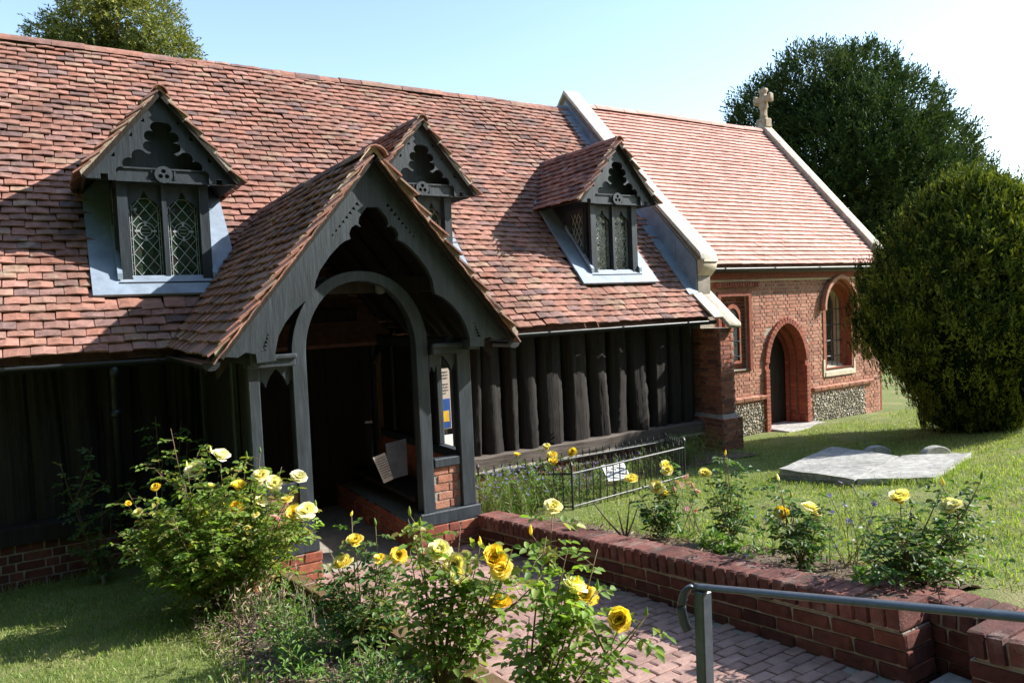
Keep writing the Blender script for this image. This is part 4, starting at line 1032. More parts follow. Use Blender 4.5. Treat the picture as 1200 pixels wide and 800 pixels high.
# tie beam, rafters, collar and wall plates inside
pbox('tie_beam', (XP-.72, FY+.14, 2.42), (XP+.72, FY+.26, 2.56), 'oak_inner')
for x in (PL[0]+.05, PL[7]-.05): pbox('wall_plate', (x-.06, FY-.18, ZT+.03), (x+.06, -.02, ZT+.13), 'paint_black')
for k in range(5):
    y_ = FY+.05+k*.5
    for s in (-1, 1):
        mb = MB(); P_ = [Vector((XP+s*PHALF*.97, y_, PZ0-.07)), Vector((XP, y_, PZ1-.09)), Vector((XP, y_, PZ1-.20)), Vector((XP+s*PHALF*.97, y_, PZ0-.18))]
        slab(mb, P_, .07); mb.build('rafter', 'oak_inner', porch)
# left side: vertical boards; right side: low wall, front bay open above, rear bays boarded
xk_ = PL[0]+.045; n_ = 15
for k in range(n_):
    ya = FY+.11+k*(-FY-.13)/n_; mb = MB(); mb.box((xk_-.012, ya, ZS), (xk_+.012, ya+(-FY-.13)/n_-.008, ZT+.05)); mb.build('side_board', 'oak_dark', porch)
pbox('side_backing', (xk_+.014, FY+.11, ZS), (xk_+.03, -.02, ZT+.05), 'oak_inner', bev=0)
pbox('side_post', (PL[0]-.02, FY+.52, ZS), (PL[0]+.03, FY+.60, ZT+.04))
xr_ = PL[7]-.05
pbox('side_rail', (xr_-.045, FY+.11, .86), (xr_+.045, -.03, .95)); pbox('side_infill', (xr_-.03, FY+.11, ZS), (xr_+.03, -.03, .87), 'brick_church', bev=0)
for k in range(3): pbox('side_mullion', (xr_-.03, FY+.55+k*.55, .95), (xr_+.03, FY+.62+k*.55, ZT+.04))
for k in range(11):  # boards added across the rear bays to keep daylight out of the porch
    ya = FY+.62+k*(-FY-.65)/11; mb = MB(); mb.box((xr_-.012, ya, .95), (xr_+.012, ya+(-FY-.65)/11-.003, ZT+.05)); mb.build('side_board', 'oak_dark', porch)
# roof slopes and tiles
prb = PZ1-PZ0; pL_ = math.hypot(PHALF, prb)
for s in (-1, 1):
    f0 = PY-.13; yr_ = (PZ1-RA)/RB+.10; ye = (PZ0-RA)/RB+.15
    mb = MB(); P_ = [Vector((XP+s*PHALF, f0+.02, PZ0)), Vector((XP+s*PHALF, ye, PZ0)), Vector((XP, yr_, PZ1)), Vector((XP, f0+.02, PZ1))]
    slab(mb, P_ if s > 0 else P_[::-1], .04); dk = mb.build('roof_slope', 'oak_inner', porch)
    u = Vector((0, 1, 0)) if s < 0 else Vector((0, -1, 0)); v = Vector((-s*PHALF, 0, prb)).normalized(); w = Vector((s*prb, 0, PHALF)).normalized()
    def tst(x, vv, s=s):
        y_ = f0+x if s < 0 else yr_-x; z_ = PZ0+vv*prb/pL_
        return RA+RB*y_ < z_+.16
    tm = tile_mats((XP+s*(PHALF+.02), f0 if s < 0 else yr_, PZ0-.025), u, v, w, yr_-f0+.02, pL_, tst, sag=.012, gauge=.102)
    pieces('tile', TILES, tm, 'tile_old', dk, 300 if s < 0 else 60)
    vmort = [(XP+s*(PHALF+.01), PZ0-.005), (XP, PZ1+.005), (XP, PZ1+.065), (XP+s*(PHALF+.03), PZ0+.04)]
    board('verge_mortar', [vmort], .05, front(f0+.05), 'mortar_pale', dk)
    # undercloak tiles showing along the verge
    um = []
    for k in range(int(pL_/.13)):
        um.append(basis(Vector((XP+s*PHALF, f0-.005, PZ0))+v*(.01+.13*k)+w*-.012, v, Vector((0, 1, 0)) if s > 0 else Vector((0, 1, 0)), w if s > 0 else w) @ Matrix.Scale(.75, 4))
    pieces('verge_tile', TILES, um, 'tile_old', dk, 60)
ridge_run((XP, PY-.16, PZ1-.015), (XP, (PZ1-RA)/RB+.02, PZ1-.015), porch, s=.80)
# cut gutter ends at the porch eaves
for s in (-1, 1):
    g_ = gutter('gutter', (0, 0, 0), (2.05 if s < 0 else 2.0, 0, -.01), porch)
    g_.data.transform(Matrix.Translation((XP+s*(PHALF+.035), PY-.02, PZ0-.045)) @ Matrix.Rotation(R_(90), 4, 'Z'))
# nave doorway behind
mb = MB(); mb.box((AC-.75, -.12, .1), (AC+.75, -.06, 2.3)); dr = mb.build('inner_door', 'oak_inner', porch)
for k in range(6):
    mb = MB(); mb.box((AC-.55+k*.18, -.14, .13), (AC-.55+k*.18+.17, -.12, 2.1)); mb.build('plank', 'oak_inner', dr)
mb = MB(); mb.lathe([(0, .02), (.02, .02), (.025, 0), (0, -.015)], (0, 0, 0), 10); me = mb.mesh('knob'); me.transform(Matrix.Translation((AC+.25, -.15, 1.0))); link('door_knob', me, 'iron_black', dr)
# lamp under the tie beam
mb = MB(); mb.lathe([(0, .06), (.03, .06), (.035, .03), (.045, 0), (.045, -.07), (.03, -.09), (0, -.095)], (XP+.16, FY+.10, 2.50), 12); mb.build('porch_light', 'cloth_dark', porch, True)
# benches inside
pbox('bench', (PL[0]+.1, -2.0, .48), (PL[0]+.42, -.2, .53), 'oak_inner'); pbox('bench', (PL[7]-.44, -1.9, .48), (PL[7]-.1, -.2, .53), 'oak_inner')

# ---- notices inside the porch
def text_lines(parent, M, w, h, n, mgn=.1, seed=0, lh=.35, name='print_line'):
    r = random.Random(seed); mb = MB()
    for i in range(n):
        y = h*(1-mgn)-i*(h*(1-2*mgn)/n); x = w*mgn; end = w*(1-mgn)*(r.uniform(.55, 1) if i % 4 == 3 else 1)
        while x < end-.004:
            L = min(r.uniform(.03, .14)*w, end-x); hh = h*(1-2*mgn)/n*lh
            mb.add([M @ Vector((x, y, .0025)), M @ Vector((x+L, y, .0025)), M @ Vector((x+L, y-hh, .0025)), M @ Vector((x, y-hh, .0025))], [(3, 2, 1, 0)]); x += L+w*.022
    return mb.build(name, 'ink', parent, kind='stuff')
nbx = [on((446, 430), 1, -.30)[0], on((488, 430), 1, -.30)[0]]; nbz = [on((450, 512), 1, -.30)[2], on((450, 430), 1, -.30)[2]]
nb = thing('notice_board', 'gable-topped oak notice board with pale papers inside the porch', 'notice board', (sum(nbx)/2, -.28, nbz[0]))
mb = MB(); mb.box((nbx[0]-.05, -.28, nbz[0]-.06), (nbx[1]+.05, -.24, nbz[1]+.06)); mb.build('backboard', 'oak_brown', nb)
m_ = sum(nbx)/2
board('gable_top', [[(nbx[0]-.09, nbz[1]+.05), (nbx[1]+.09, nbz[1]+.05), (m_+.02, nbz[1]+.42), (m_-.02, nbz[1]+.42)]], .07, front(-.27), 'oak_brown', nb)
hw = (nbx[1]-nbx[0]); hh = nbz[1]-nbz[0]
for k, (fx0, fx1, fz0, fz1) in enumerate(((.02, .56, .0, 1.0), (.60, .98, .45, 1.0), (.60, .98, .02, .42))):
    M = Matrix.Translation((nbx[0]+hw*fx0, -.285, nbz[0]+hh*fz0)) @ Matrix.Rotation(R_(90), 4, 'X')
    mb = MB(); w_, h_ = hw*(fx1-fx0), hh*(fz1-fz0); mb.add([M @ Vector(p) for p in ((0, 0, 0), (w_, 0, 0), (w_, h_, 0), (0, h_, 0), (0, 0, -.002), (w_, 0, -.002), (w_, h_, -.002), (0, h_, -.002))], [(0, 1, 2, 3), (7, 6, 5, 4), (0, 4, 5, 1), (1, 5, 6, 2), (2, 6, 7, 3), (3, 7, 4, 0)])
    ppr = mb.build('notice_sheet', 'paper', nb); text_lines(ppr, M, w_, h_, 14 if k == 0 else 8, seed=k)
# poster seen through the right-hand opening
px0, px1 = on((507, 470), 1, -.30)[0], on((528, 470), 1, -.30)[0]; pz0, pz1 = on((517, 503), 1, -.30)[2], on((517, 432), 1, -.30)[2]
po = thing('poster', 'poster with pale top, blue panel and yellow square in the porch', 'poster', ((px0+px1)/2, -.28, pz0))
mb = MB(); mb.box((px0, -.30, pz0), (px1, -.285, pz1)); mb.build('sheet', 'paper', po)
mb = MB(); mb.box((px0+.02, -.304, pz0+.01), (px1-.01, -.301, pz0+(pz1-pz0)*.5)); mb.build('blue_panel', 'poster_blue', po)
mb = MB(); mb.box((px0+(px1-px0)*.45, -.308, pz0+(pz1-pz0)*.12), (px1-.03, -.305, pz0+(pz1-pz0)*.30)); mb.build('yellow_square', 'poster_yellow', po)
M = Matrix.Translation((px0, -.303, pz0+(pz1-pz0)*.5)) @ Matrix.Rotation(R_(90), 4, 'X'); text_lines(po, M, px1-px0, (pz1-pz0)*.5, 8, seed=9)
lf = on((525, 517), 1, -1.2)
mb = MB(); mb.box((lf[0]-.06, -1.2, lf[2]-.09), (lf[0]+.06, -1.19, lf[2]+.07)); lo = mb.build('leaflet', 'paper_white'); tag(lo, 'small white leaflet stood on the porch side rail', 'leaflet')
# hanging folder with a printed sheet on the right-hand jamb
A_, B_, C_, D_ = (on(p, 1, FY+.16) for p in ((437, 536), (451, 530), (461, 561), (450, 566)))
def quad_sheet(P4, t=.004):
    P4 = [Vector(p) for p in P4]; n = (P4[1]-P4[0]).cross(P4[3]-P4[0]).normalized()*t
    mb = MB(); mb.add(P4+[p+n for p in P4], [(3, 2, 1, 0), (4, 5, 6, 7), (0, 1, 5, 4), (1, 2, 6, 5), (2, 3, 7, 6), (3, 0, 4, 7)]); return mb
sh = quad_sheet([A_, B_, C_, D_]).build('printed_sheet', 'paper'); tag(sh, 'tilted sheet of pale printed paper hanging in the porch opening', 'paper')
ux = Vector(B_-A_); vy = Vector(A_-D_); M = basis(Vector(D_)+Vector((0, -.004, 0)), ux.normalized(), vy.normalized(), Vector((0, -1, 0))); text_lines(sh, M, ux.length, vy.length, 9, seed=4)
P4 = [on(p, 1, FY+.18) for p in ((452, 520), (476, 514), (478, 556), (456, 562))]
fo = quad_sheet(P4, .02).build('folder', 'cloth_dark'); tag(fo, 'dark grey folder hanging behind the printed sheet in the porch', 'folder')

# ================================================================== GRAVES, RAILINGS, HANDRAIL
def slab_stone(name, label, px4, z_of, t, group=None):
    P = []
    for p in px4:
        d = ray(p); a, b = z_of; tt = (a+b*CAM[1]-CAM[2])/(d[2]-b*d[1]); P.append(Vector(CAM+d*tt))
    bm = bmesh.new(); vt = [bm.verts.new(p) for p in P]; vb = [bm.verts.new(p-Vector((0, 0, t))) for p in P]
    bm.faces.new(vt); bm.faces.new(vb[::-1]); n = len(P)
    for i in range(n): bm.faces.new((vt[i], vb[i], vb[(i+1) % n], vt[(i+1) % n]))
    bmesh.ops.recalc_face_normals(bm, faces=bm.faces[:])
    bmesh.ops.subdivide_edges(bm, edges=bm.edges[:], cuts=7, use_grid_fill=True)
    r = random.Random(len(label))
    for v in bm.verts: v.co += Vector((r.gauss(0, .004), r.gauss(0, .004), r.gauss(0, .003)))
    me = bpy.data.meshes.new(name); bm.to_mesh(me); bm.free()
    o = link(name, me, 'stone_grave'); return tag(o, label, 'grave', group)
GZ = (.03, -.105)
slab_stone('grave_slab', 'flat pale grey grave slab on the lawn, its west side nearer the railings', [(912.7, 549), (974, 523), (1053, 533.4), (1001.5, 561)], GZ, .13)
slab_stone('grave_slab', 'flat pale grey grave slab abutting the other slab on its yew side', [(1004.5, 561), (1056.5, 533.4), (1138.7, 529.6), (1095, 558.7)], (.026, -.105), .13)
for px, lab, wd in (((1027, 533), 'weathered round-topped footstone behind the slab nearer the railings', .36), ((1096, 534), 'low mossy round-topped footstone behind the slab nearer the yew', .36)):
    p = ground_hit(px); ol = [(-wd/2, -.1), (wd/2, -.1), (wd/2, .03)]+arc(0, .02, wd/2, 5, 175, 10, .10)+[(-wd/2, .03)]
    tag(board('footstone', [ol], .09, Matrix.Translation(Vector(p)) @ Matrix.Rotation(R_(-20), 4, 'Z') @ front(0), 'stone_grave', None, .01), lab, 'gravestone')
# iron railing round a grave plot
fence = thing('iron_railing', 'low black iron railing with pointed bars around a grave plot', 'railing', (-3, -1.5, .1))
FC = [Vector((-3.98, -2.10, 0)), Vector((-2.10, -1.80, 0)), Vector((-1.72, -1.08, 0)), Vector((-4.52, -1.10, 0))]
for i in range(4):
    a, b = FC[i], FC[(i+1) % 4]; L = (b-a).length; n = max(3, int(round(L/.105)))
    for zz, hh in ((.39, .012), (.05, .010)):
        mb = MB(); za, zb = gR(a.y)+zz, gR(b.y)+zz; mb.tube([(a.x, a.y, za), (b.x, b.y, zb)], hh, 6); mb.build('rail', 'iron_black', fence)
    for k in range(n+1):
        if k == n: continue
        p = a+(b-a)*(k/n); z = gR(p.y); corner = k == 0
        mb = MB(); r_ = .013 if corner else .0065; top = .52 if corner else .485
        mb.tube([(p.x, p.y, z-.05), (p.x, p.y, z+top-.06)], r_, 5); mb.lathe([(r_, 0), (r_*2.1, .012), (r_*1.7, .028), (.001, .06)], (p.x, p.y, z+top-.06), 6); mb.build('post' if corner else 'bar', 'iron_black', fence)
# plaque on a stake beside the railing
sg = on((722, 553), 1, -1.86); zz = gR(-1.86)
pq = thing('plaque_stand', 'small white tilted plaque on a stake by the iron railing', 'sign', (sg[0], -1.86, zz))
mb = MB(); mb.tube([(sg[0], -1.83, zz-.05), (sg[0], -1.83, sg[2])], .014, 6); mb.build('stake', 'iron_black', pq)
M = Matrix.Translation((sg[0], -1.86, sg[2])) @ Matrix.Rotation(R_(-12), 4, 'Z') @ Matrix.Rotation(R_(40), 4, 'X')
mb = MB(); mb.box((-.14, -.11, -.008), (.14, .11, .008), M); mb.build('plate', 'paper_white', pq)
text_lines(pq, M @ Matrix.Translation((-.14, -.11, .008)), .28, .22, 8, seed=21)
# handrail beside the steps in the foreground
hr = thing('handrail', 'dark grey metal handrail with curled end and square post by the path', 'handrail', tuple(at_depth((824, 800), 2.35)))
pt = at_depth((823, 687), 2.35); xr = pt[0]
far_ = on((1260, 727.5), 0, xr)
pts = []
p0 = Vector(pt); p1 = Vector(far_); ud = (p1-p0).normalized()
cur = p0+ud*.0-ud*.02
curl = [at_depth(p, 2.37) for p in ((806.5, 737), (802.5, 728), (799, 714), (799.5, 702), (803.5, 692), (811, 686.5))]
path_ = [Vector(c) for c in curl]+[p0, p0+(p1-p0)*.3, p0+(p1-p0)*.6, p1, p1+(p1-p0)*.5]
def flat_bar(pts, w, t):
    mb = MB(); V = []; n = len(pts)
    for i, p in enumerate(pts):
        tn = (pts[min(i+1, n-1)]-pts[max(i-1, 0)]).normalized(); sd = Vector((1, 0, 0)); sd = (sd-tn*sd.dot(tn)).normalized(); up = sd.cross(tn).normalized()
        if up.z < 0: up = -up
        for a, b in ((-1, -.3), (-.75, .55), (-.3, 1), (.3, 1), (.75, .55), (1, -.3), (.8, -1), (-.8, -1)): V.append(p+sd*a*w/2+up*b*t/2)
    m = 8; F = [(i*m+j, (i+1)*m+j, (i+1)*m+(j+1) % m, i*m+(j+1) % m) for i in range(n-1) for j in range(m)]+[tuple(range(m)), tuple((n-1)*m+j for j in range(m-1, -1, -1))]
    mb.add(V, F); return mb
# smooth the curl
def smooth(P, k=4):
    out = []
    for i in range(len(P)-1):
        q0, q1, q2, q3 = P[max(i-1, 0)], P[i], P[i+1], P[min(i+2, len(P)-1)]
        for j in range(k):
            t = j/k; out.append(.5*((2*q1)+(-q0+q2)*t+(2*q0-5*q1+4*q2-q3)*t*t+(-q0+3*q1-3*q2+q3)*t**3))
    return out+[P[-1]]
flat_bar(smooth(path_), .040, .016).build('rail', 'rail_paint', hr, True)
mb = MB(); mb.box((p0.x-.021, p0.y-.021, zp(p0.y)-.1), (p0.x+.021, p0.y+.021, p0.z-.012), None); o_ = mb.build('post', 'rail_paint', hr); b_ = o_.modifiers.new('b', 'BEVEL'); b_.width = .004
p2 = p1+(p1-p0)*.45; mb = MB(); mb.box((p2.x-.021, p2.y-.021, zp(p2.y)-.1), (p2.x+.021, p2.y+.021, p2.z-.012)); mb.build('post', 'rail_paint', hr)

# ================================================================== PLANTS
def unit(a): return a/(np.linalg.norm(a, axis=-1, keepdims=True)+1e-9)
def leaf_arrays(P, D, N, L, W, rnd, fold=.25, tip=.0):
    """oval folded leaves: six points, two quads each"""
    D = unit(D); S = unit(np.cross(D, N)); N2 = unit(np.cross(S, D)); L = L[:, None]; W = W[:, None]
    v = np.stack([P, P+D*L*.32+S*W*.46+N2*W*fold, P+D*L*.70+S*W*.36+N2*W*fold*.8, P+D*L-N2*L*.10, P+D*L*.70-S*W*.36+N2*W*fold*.8, P+D*L*.32-S*W*.46+N2*W*fold], 1)
    n = len(P); b = (np.arange(n)*6)[:, None]
    F = np.concatenate([b+np.array([[0, 1, 2, 3]]), b+np.array([[0, 3, 4, 5]])])
    return v.reshape(-1, 3), F, np.repeat(rnd, 6)
def blade_arrays(P, D, S, L, W, rnd):
    """narrow kite-shaped leaves: four points, one quad"""
    D = unit(D); S = unit(S); L = L[:, None]; W = W[:, None]
    v = np.stack([P, P+D*L*.45+S*W*.5, P+D*L, P+D*L*.45-S*W*.5], 1); n = len(P)
    return v.reshape(-1, 3), np.arange(n*4).reshape(n, 4), np.repeat(rnd, 4)
def join(arrs):
    Vs, Fs, Rs, n = [], [], [], 0
    for v, f, r in arrs: Vs.append(v); Fs.append(f+n); Rs.append(r); n += len(v)
    return np.concatenate(Vs), np.concatenate(Fs), np.concatenate(Rs)

# ---- grass
def grass_patch(n, sampler, name, label, hmin, hmax, wd):
    P = sampler(n); n = len(P); th = rng.uniform(0, 2*np.pi, n); ln = rng.normal(0, .45, (n, 2))
    D = np.column_stack([ln, np.ones(n)]); S = np.column_stack([np.cos(th), np.sin(th), np.zeros(n)])
    dry = np.array([.5+.5*math.sin(p[0]*1.9+1.2*math.sin(p[1]*2.3))*math.sin(p[1]*1.7+.8*math.sin(p[0]*3.1)) for p in P])
    r = np.clip(rng.uniform(0, .62, n)+.35*(dry > .74)*rng.random(n), 0, .99)
    V, F, Rr = blade_arrays(P, D, S, rng.uniform(hmin, hmax, n), wd*rng.uniform(.7, 1.3, n), r)
    o = link(name, np_mesh(name, V, F, Rr), 'grass'); tag(o, label, kind='stuff')
def samp_left(n):
    x = rng.uniform(-10.6, -7.0, n); y = rng.uniform(-5.6, -.25, n); keep = [(a < -7.62+.06*rng.normal()) or (b > -2.1 and a < -7.25) for a, b in zip(x, y)]
    x, y = x[keep], y[keep]; return np.column_stack([x, y, [gL(b)-.005 for b in y]])
def samp_right(n):
    x = rng.uniform(-4.4, 6.5, n); y = rng.uniform(-6.6, .2, n)**1.0; keep = []
    for a, b in zip(x, y):
        q = proj((a, b, gR(b))); keep.append(-20 < q[0] < 1230 and q[1] < 830 and not (b > -1.05+.15*rng.normal() and a < -.3) and a > -4.36+.1*rng.normal()+.06*math.sin(b*2.3) and not (b > -.05 and a > .3) and rng.random() < min(1, (7.5/q[2])**1.4))
    keep = np.array(keep); x, y = x[keep], y[keep]; return np.column_stack([x, y, [gR(b)-.005 for b in y]])
grass_patch(60000, samp_left, 'grass', 'short mown grass of the lawn beside the rose bed', .018, .05, .006)
grass_patch(120000, samp_right, 'grass', 'short mown grass of the churchyard lawn by the graves', .02, .055, .009)
def samp_edge(n):
    out = []
    for i in range(n):
        k = rng.integers(0, 4)
        if k == 0: y = rng.uniform(-5.5, -2.3); x = -7.62+rng.normal()*.06; z = gL(y)
        elif k == 1:
            sp_ = SLAB_EDGE[rng.integers(0, len(SLAB_EDGE))]; x, y = sp_[0]+rng.normal()*.02, sp_[1]+rng.normal()*.02; z = gR(y)
        elif k == 2: x = rng.uniform(-10, -7.3); y = -.2+rng.normal()*.06; z = gL(y)
        else: y = rng.uniform(-6.1, -2.5); x = -4.35+rng.normal()*.08; z = gR(y)
        out.append((x, y, z-.01))
    return np.array(out)
SLAB_EDGE = []
for a_, b_ in zip(((912.7, 560), (1003, 568), (1095, 568)), ((1003, 568), (1095, 568), (1139, 539))):
    for t_ in np.linspace(0, 1, 40): SLAB_EDGE.append(ground_hit((a_[0]+(b_[0]-a_[0])*t_, a_[1]+(b_[1]-a_[1])*t_)))
grass_patch(3200, samp_edge, 'grass', 'longer grass tufts along the edges of the beds', .05, .12, .006)

# ---- leaf litter and dead stalks on the beds
def litter(name, label, n, xf, yr, zf):
    y = rng.uniform(yr[0], yr[1], n); x = np.array([xf(b) for b in y]); P = np.column_stack([x, y, [zf(b)+.035 for b in y]])
    D = np.column_stack([rng.normal(size=(n, 2)), rng.normal(0, .35, n)]); N = np.column_stack([rng.normal(0, .4, (n, 2)), np.ones(n)])
    V, F, Rr = leaf_arrays(P, D, N, rng.uniform(.015, .075, n), rng.uniform(.003, .016, n), rng.random(n)); o = link(name, np_mesh(name, V, F, Rr), 'litter'); tag(o, label, kind='stuff')
litter('leaf_litter', 'dry leaves and twigs on the rose bed by the path', 5200, lambda y: rng.uniform(-7.68, xk(y)-.1), (-6.2, -2.35), gL)
litter('leaf_litter', 'dry leaves on the bed behind the retaining wall', 2200, lambda y: rng.uniform(XW+.2, -4.3), (-6.2, -2.4), gR)

# ---- roses
def make_bloom(seed, full=1.0):
    r = np.random.default_rng(seed); Vs, Fs, Rs = [], [], []; n0 = 0
    layers = [(8, .050, 66, .0), (8, .049, 50, .25), (7, .046, 38, .45), (7, .041, 28, .6), (6, .035, 19, .8), (5, .030, 10, .3), (3, .026, 4, .1)]
    for li, (n, R, open_, off) in enumerate(layers):
        for k in range(n):
            a = 2*math.pi*(k+off)/n+r.normal()*.12; op = R_(open_+r.normal()*7)*full; sz = R*r.uniform(.9, 1.12); w = sz*1.05
            P = []
            for j in range(4):
                t = j/3; rad = .006+sz*t*math.sin(op*(.55+.45*t)); z = -.012+sz*t*math.cos(op*(.5+.5*t))+.02*(1-full)*t
                for i in range(3):
                    s = (i-1); wid = w*.5*(.35+1.0*t-.45*t*t)*s; cup = (-.012 if s else 0)*t
                    rr_ = rad+cup; P.append((rr_*math.cos(a)-wid*math.sin(a), rr_*math.sin(a)+wid*math.cos(a), z+r.normal()*.0015))
            Vs.append(P); tint = np.repeat([.05+.1*r.random(), .2+.1*r.random(), .35+.2*r.random(), .55+.35*r.random()], 3); Rs.append(tint)
            Fs += [tuple(n0+q for q in (j*3+i, j*3+i+1, (j+1)*3+i+1, (j+1)*3+i)) for j in range(3) for i in range(2)]; n0 += 12
    return np_mesh('bloom', np.concatenate(Vs), np.array(Fs), np.concatenate(Rs)*.95, True)
def make_bud(seed):
    mb = MB(); mb.lathe([(.001, -.018), (.006, -.012), (.008, 0), (.006, .014), (.001, .030)], (0, 0, 0), 7); me = mb.mesh('bud', True); return me
BLOOMS = [make_bloom(k, f) for k, f in ((1, 1.0), (2, .88), (3, 1.1), (4, .72), (5, 1.2), (6, .95))]
BLOOM_M = {}
for mname in ('petal', 'petal_pale', 'petal_pink', 'petal_deep', 'petal_cream'):
    BLOOM_M[mname] = []
    for me in BLOOMS: m2 = me.copy(); m2.materials.append(MATS[mname]); BLOOM_M[mname].append(m2)
BUD = make_bud(0); BUD.materials.append(MATS['rose_leaf_light'])
BUDY = BUD.copy(); BUDY.materials.clear(); BUDY.materials.append(MATS['petal'])
def bez(a, b, bend, n=7):
    a, b = Vector(a), Vector(b); m = (a+b)/2+Vector(bend); return [(a*(1-t)**2+m*2*t*(1-t)+b*t*t) for t in (i/(n-1) for i in range(n))]
def rose_bush(label, base, tips, blooms, seed, leafmat='rose_leaf', nleaf=26, lsize=.042, cane_r=.007, buds=(), extra=0, spread=.3, hgt=.6, old=True, group=None, low=.18):
    """base: ground point; tips: end points of canes; blooms: list of (point, scale, material)"""
    r = random.Random(seed); g = np.random.default_rng(seed)
    base = Vector(base); t = thing('rose_bush', label, 'rose bush', tuple(base), group)
    pts_all = []
    mbo = MB(); stub = base+Vector((0, 0, .10)); mbo.tube([base-Vector((0, 0, .06)), base+Vector((.01, 0, .04)), stub], [cane_r*2.6, cane_r*2.2, cane_r*1.8], 7)
    mbo.build('stock', 'cane_old' if old else 'cane', t, True)
    ends = [Vector(p) for p in tips]+[Vector(b[0]) for b in blooms]+[Vector(b) for b in buds]
    for i in range(extra):
        a = r.uniform(0, 6.28); ends.append(base+Vector((math.cos(a)*spread*r.uniform(.3, 1), math.sin(a)*spread*r.uniform(.3, 1), hgt*r.uniform(.45, 1))))
    trunks = []
    for e in ends:
        d = e-base; src = stub-Vector((0, 0, r.uniform(0, .05)))
        if trunks and r.random() < .5:
            q = min(r.choice(trunks), key=lambda p: (p-e).length); 
            if q.z < e.z-.08: src = q
        bend = Vector((d.x*.10+r.gauss(0, .04), d.y*.10+r.gauss(0, .04), -.02-abs(r.gauss(0, .03))))
        pl = bez(src, e-Vector((0, 0, .012)), bend); k = len(pl)
        mb = MB(); mb.tube(pl, [cane_r*(1-.72*i/(k-1)) for i in range(k)], 5); mb.build('cane', 'cane', t, True)
        if len(trunks) < 6: trunks.append(pl[2:5])
        L = (e-src).length
        m = max(3, int(L/.055))
        for q in range(m):
            f = low+(1-low-.03)*(q+r.random())/m; x = f*(k-1); i0 = min(int(x), k-2); p = pl[i0].lerp(pl[i0+1], x-i0); pts_all.append((p, (pl[i0+1]-pl[i0]).normalized()))
    while len(pts_all) < nleaf and pts_all: p, d = r.choice(pts_all); pts_all.append((p+Vector((r.gauss(0, .06), r.gauss(0, .06), r.gauss(0, .05))), d))
    # compound leaves: rachis with five leaflets
    P, D, N, L, W, Rn = [], [], [], [], [], []; tw = MB()
    for p, d in pts_all:
        a = r.uniform(0, 6.28); out = Vector((math.cos(a), math.sin(a), r.uniform(-.15, .55))).normalized(); rl = lsize*r.uniform(1.6, 2.6); up = Vector((r.gauss(0, .25), r.gauss(0, .25), 1))
        sd = out.cross(up).normalized(); rv = r.random(); droop = Vector((0, 0, -.35*rl))
        tw.tube([p, p+out*rl*.6, p+out*rl+droop*.5], [.0018, .0014, .001], 3, cap=False)
        for f, s in ((.45, 1), (.45, -1), (.78, 1), (.78, -1), (1.0, 0)):
            q = p+out*rl*f+droop*.5*f*f; dd = (out*.45+sd*s*.9+Vector((0, 0, r.gauss(-.1, .2)))) if s else out+Vector((0, 0, -.3)); ls = lsize*r.uniform(.75, 1.15)*(1.1 if s == 0 else .9)
            P.append(q); D.append(dd); N.append(up+Vector((r.gauss(0, .35), r.gauss(0, .35), 0))); L.append(ls); W.append(ls*r.uniform(.58, .72)); Rn.append(min(.99, max(0, rv*.75+r.uniform(0, .25))))
    tw.build('twigs', 'cane', t, kind='stuff')
    V, F, Rr = leaf_arrays(*(np.array([tuple(v) for v in q]) for q in (P, D, N)), np.array(L), np.array(W), np.array(Rn)); link('foliage', np_mesh('foliage', V, F, Rr), leafmat, t, 'stuff')
    for i, (p, s, mname) in enumerate(blooms):
        o = bpy.data.objects.new('bloom', BLOOM_M[{'petal': r.choice(('petal', 'petal', 'petal_deep')), 'petal_pale': r.choice(('petal_pale', 'petal_cream', 'petal_pale'))}.get(mname, mname)][(i+seed) % 6]); col.objects.link(o); o.parent = t; o.matrix_parent_inverse = Matrix.Translation(-base)
        ax = Vector((CAM-np.array(p))).normalized()*.55+Vector((r.gauss(0, .3), r.gauss(0, .3), .8)); o.matrix_basis = Matrix.Translation(Vector(p)) @ ax.to_track_quat('Z', 'Y').to_matrix().to_4x4() @ Matrix.Rotation(r.uniform(0, 6), 4, 'Z') @ Matrix.Diagonal((s*1.22*r.uniform(.9, 1.1), s*1.22, s*1.22*r.uniform(.85, 1.15), 1))
    for i, p in enumerate(buds):
        o = bpy.data.objects.new('bud', BUD if i % 3 else BUDY); col.objects.link(o); o.parent = t; o.matrix_parent_inverse = Matrix.Translation(-base); o.matrix_basis = Matrix.Translation(Vector(p)) @ Matrix.Rotation(r.gauss(0, .3), 4, 'X')
    return t
def px_pts(lst, dep, j=.12, seed=0):
    r = random.Random(seed); return [at_depth(p[:2], dep+r.uniform(-j, j)) for p in lst]
def px_blooms(lst, dep, j=.15, seed=0):
    r = random.Random(seed); return [(at_depth(p[:2], dep+r.uniform(-j, j)), p[2] if len(p) > 2 else 1.0, p[3] if len(p) > 3 else 'petal') for p in lst]

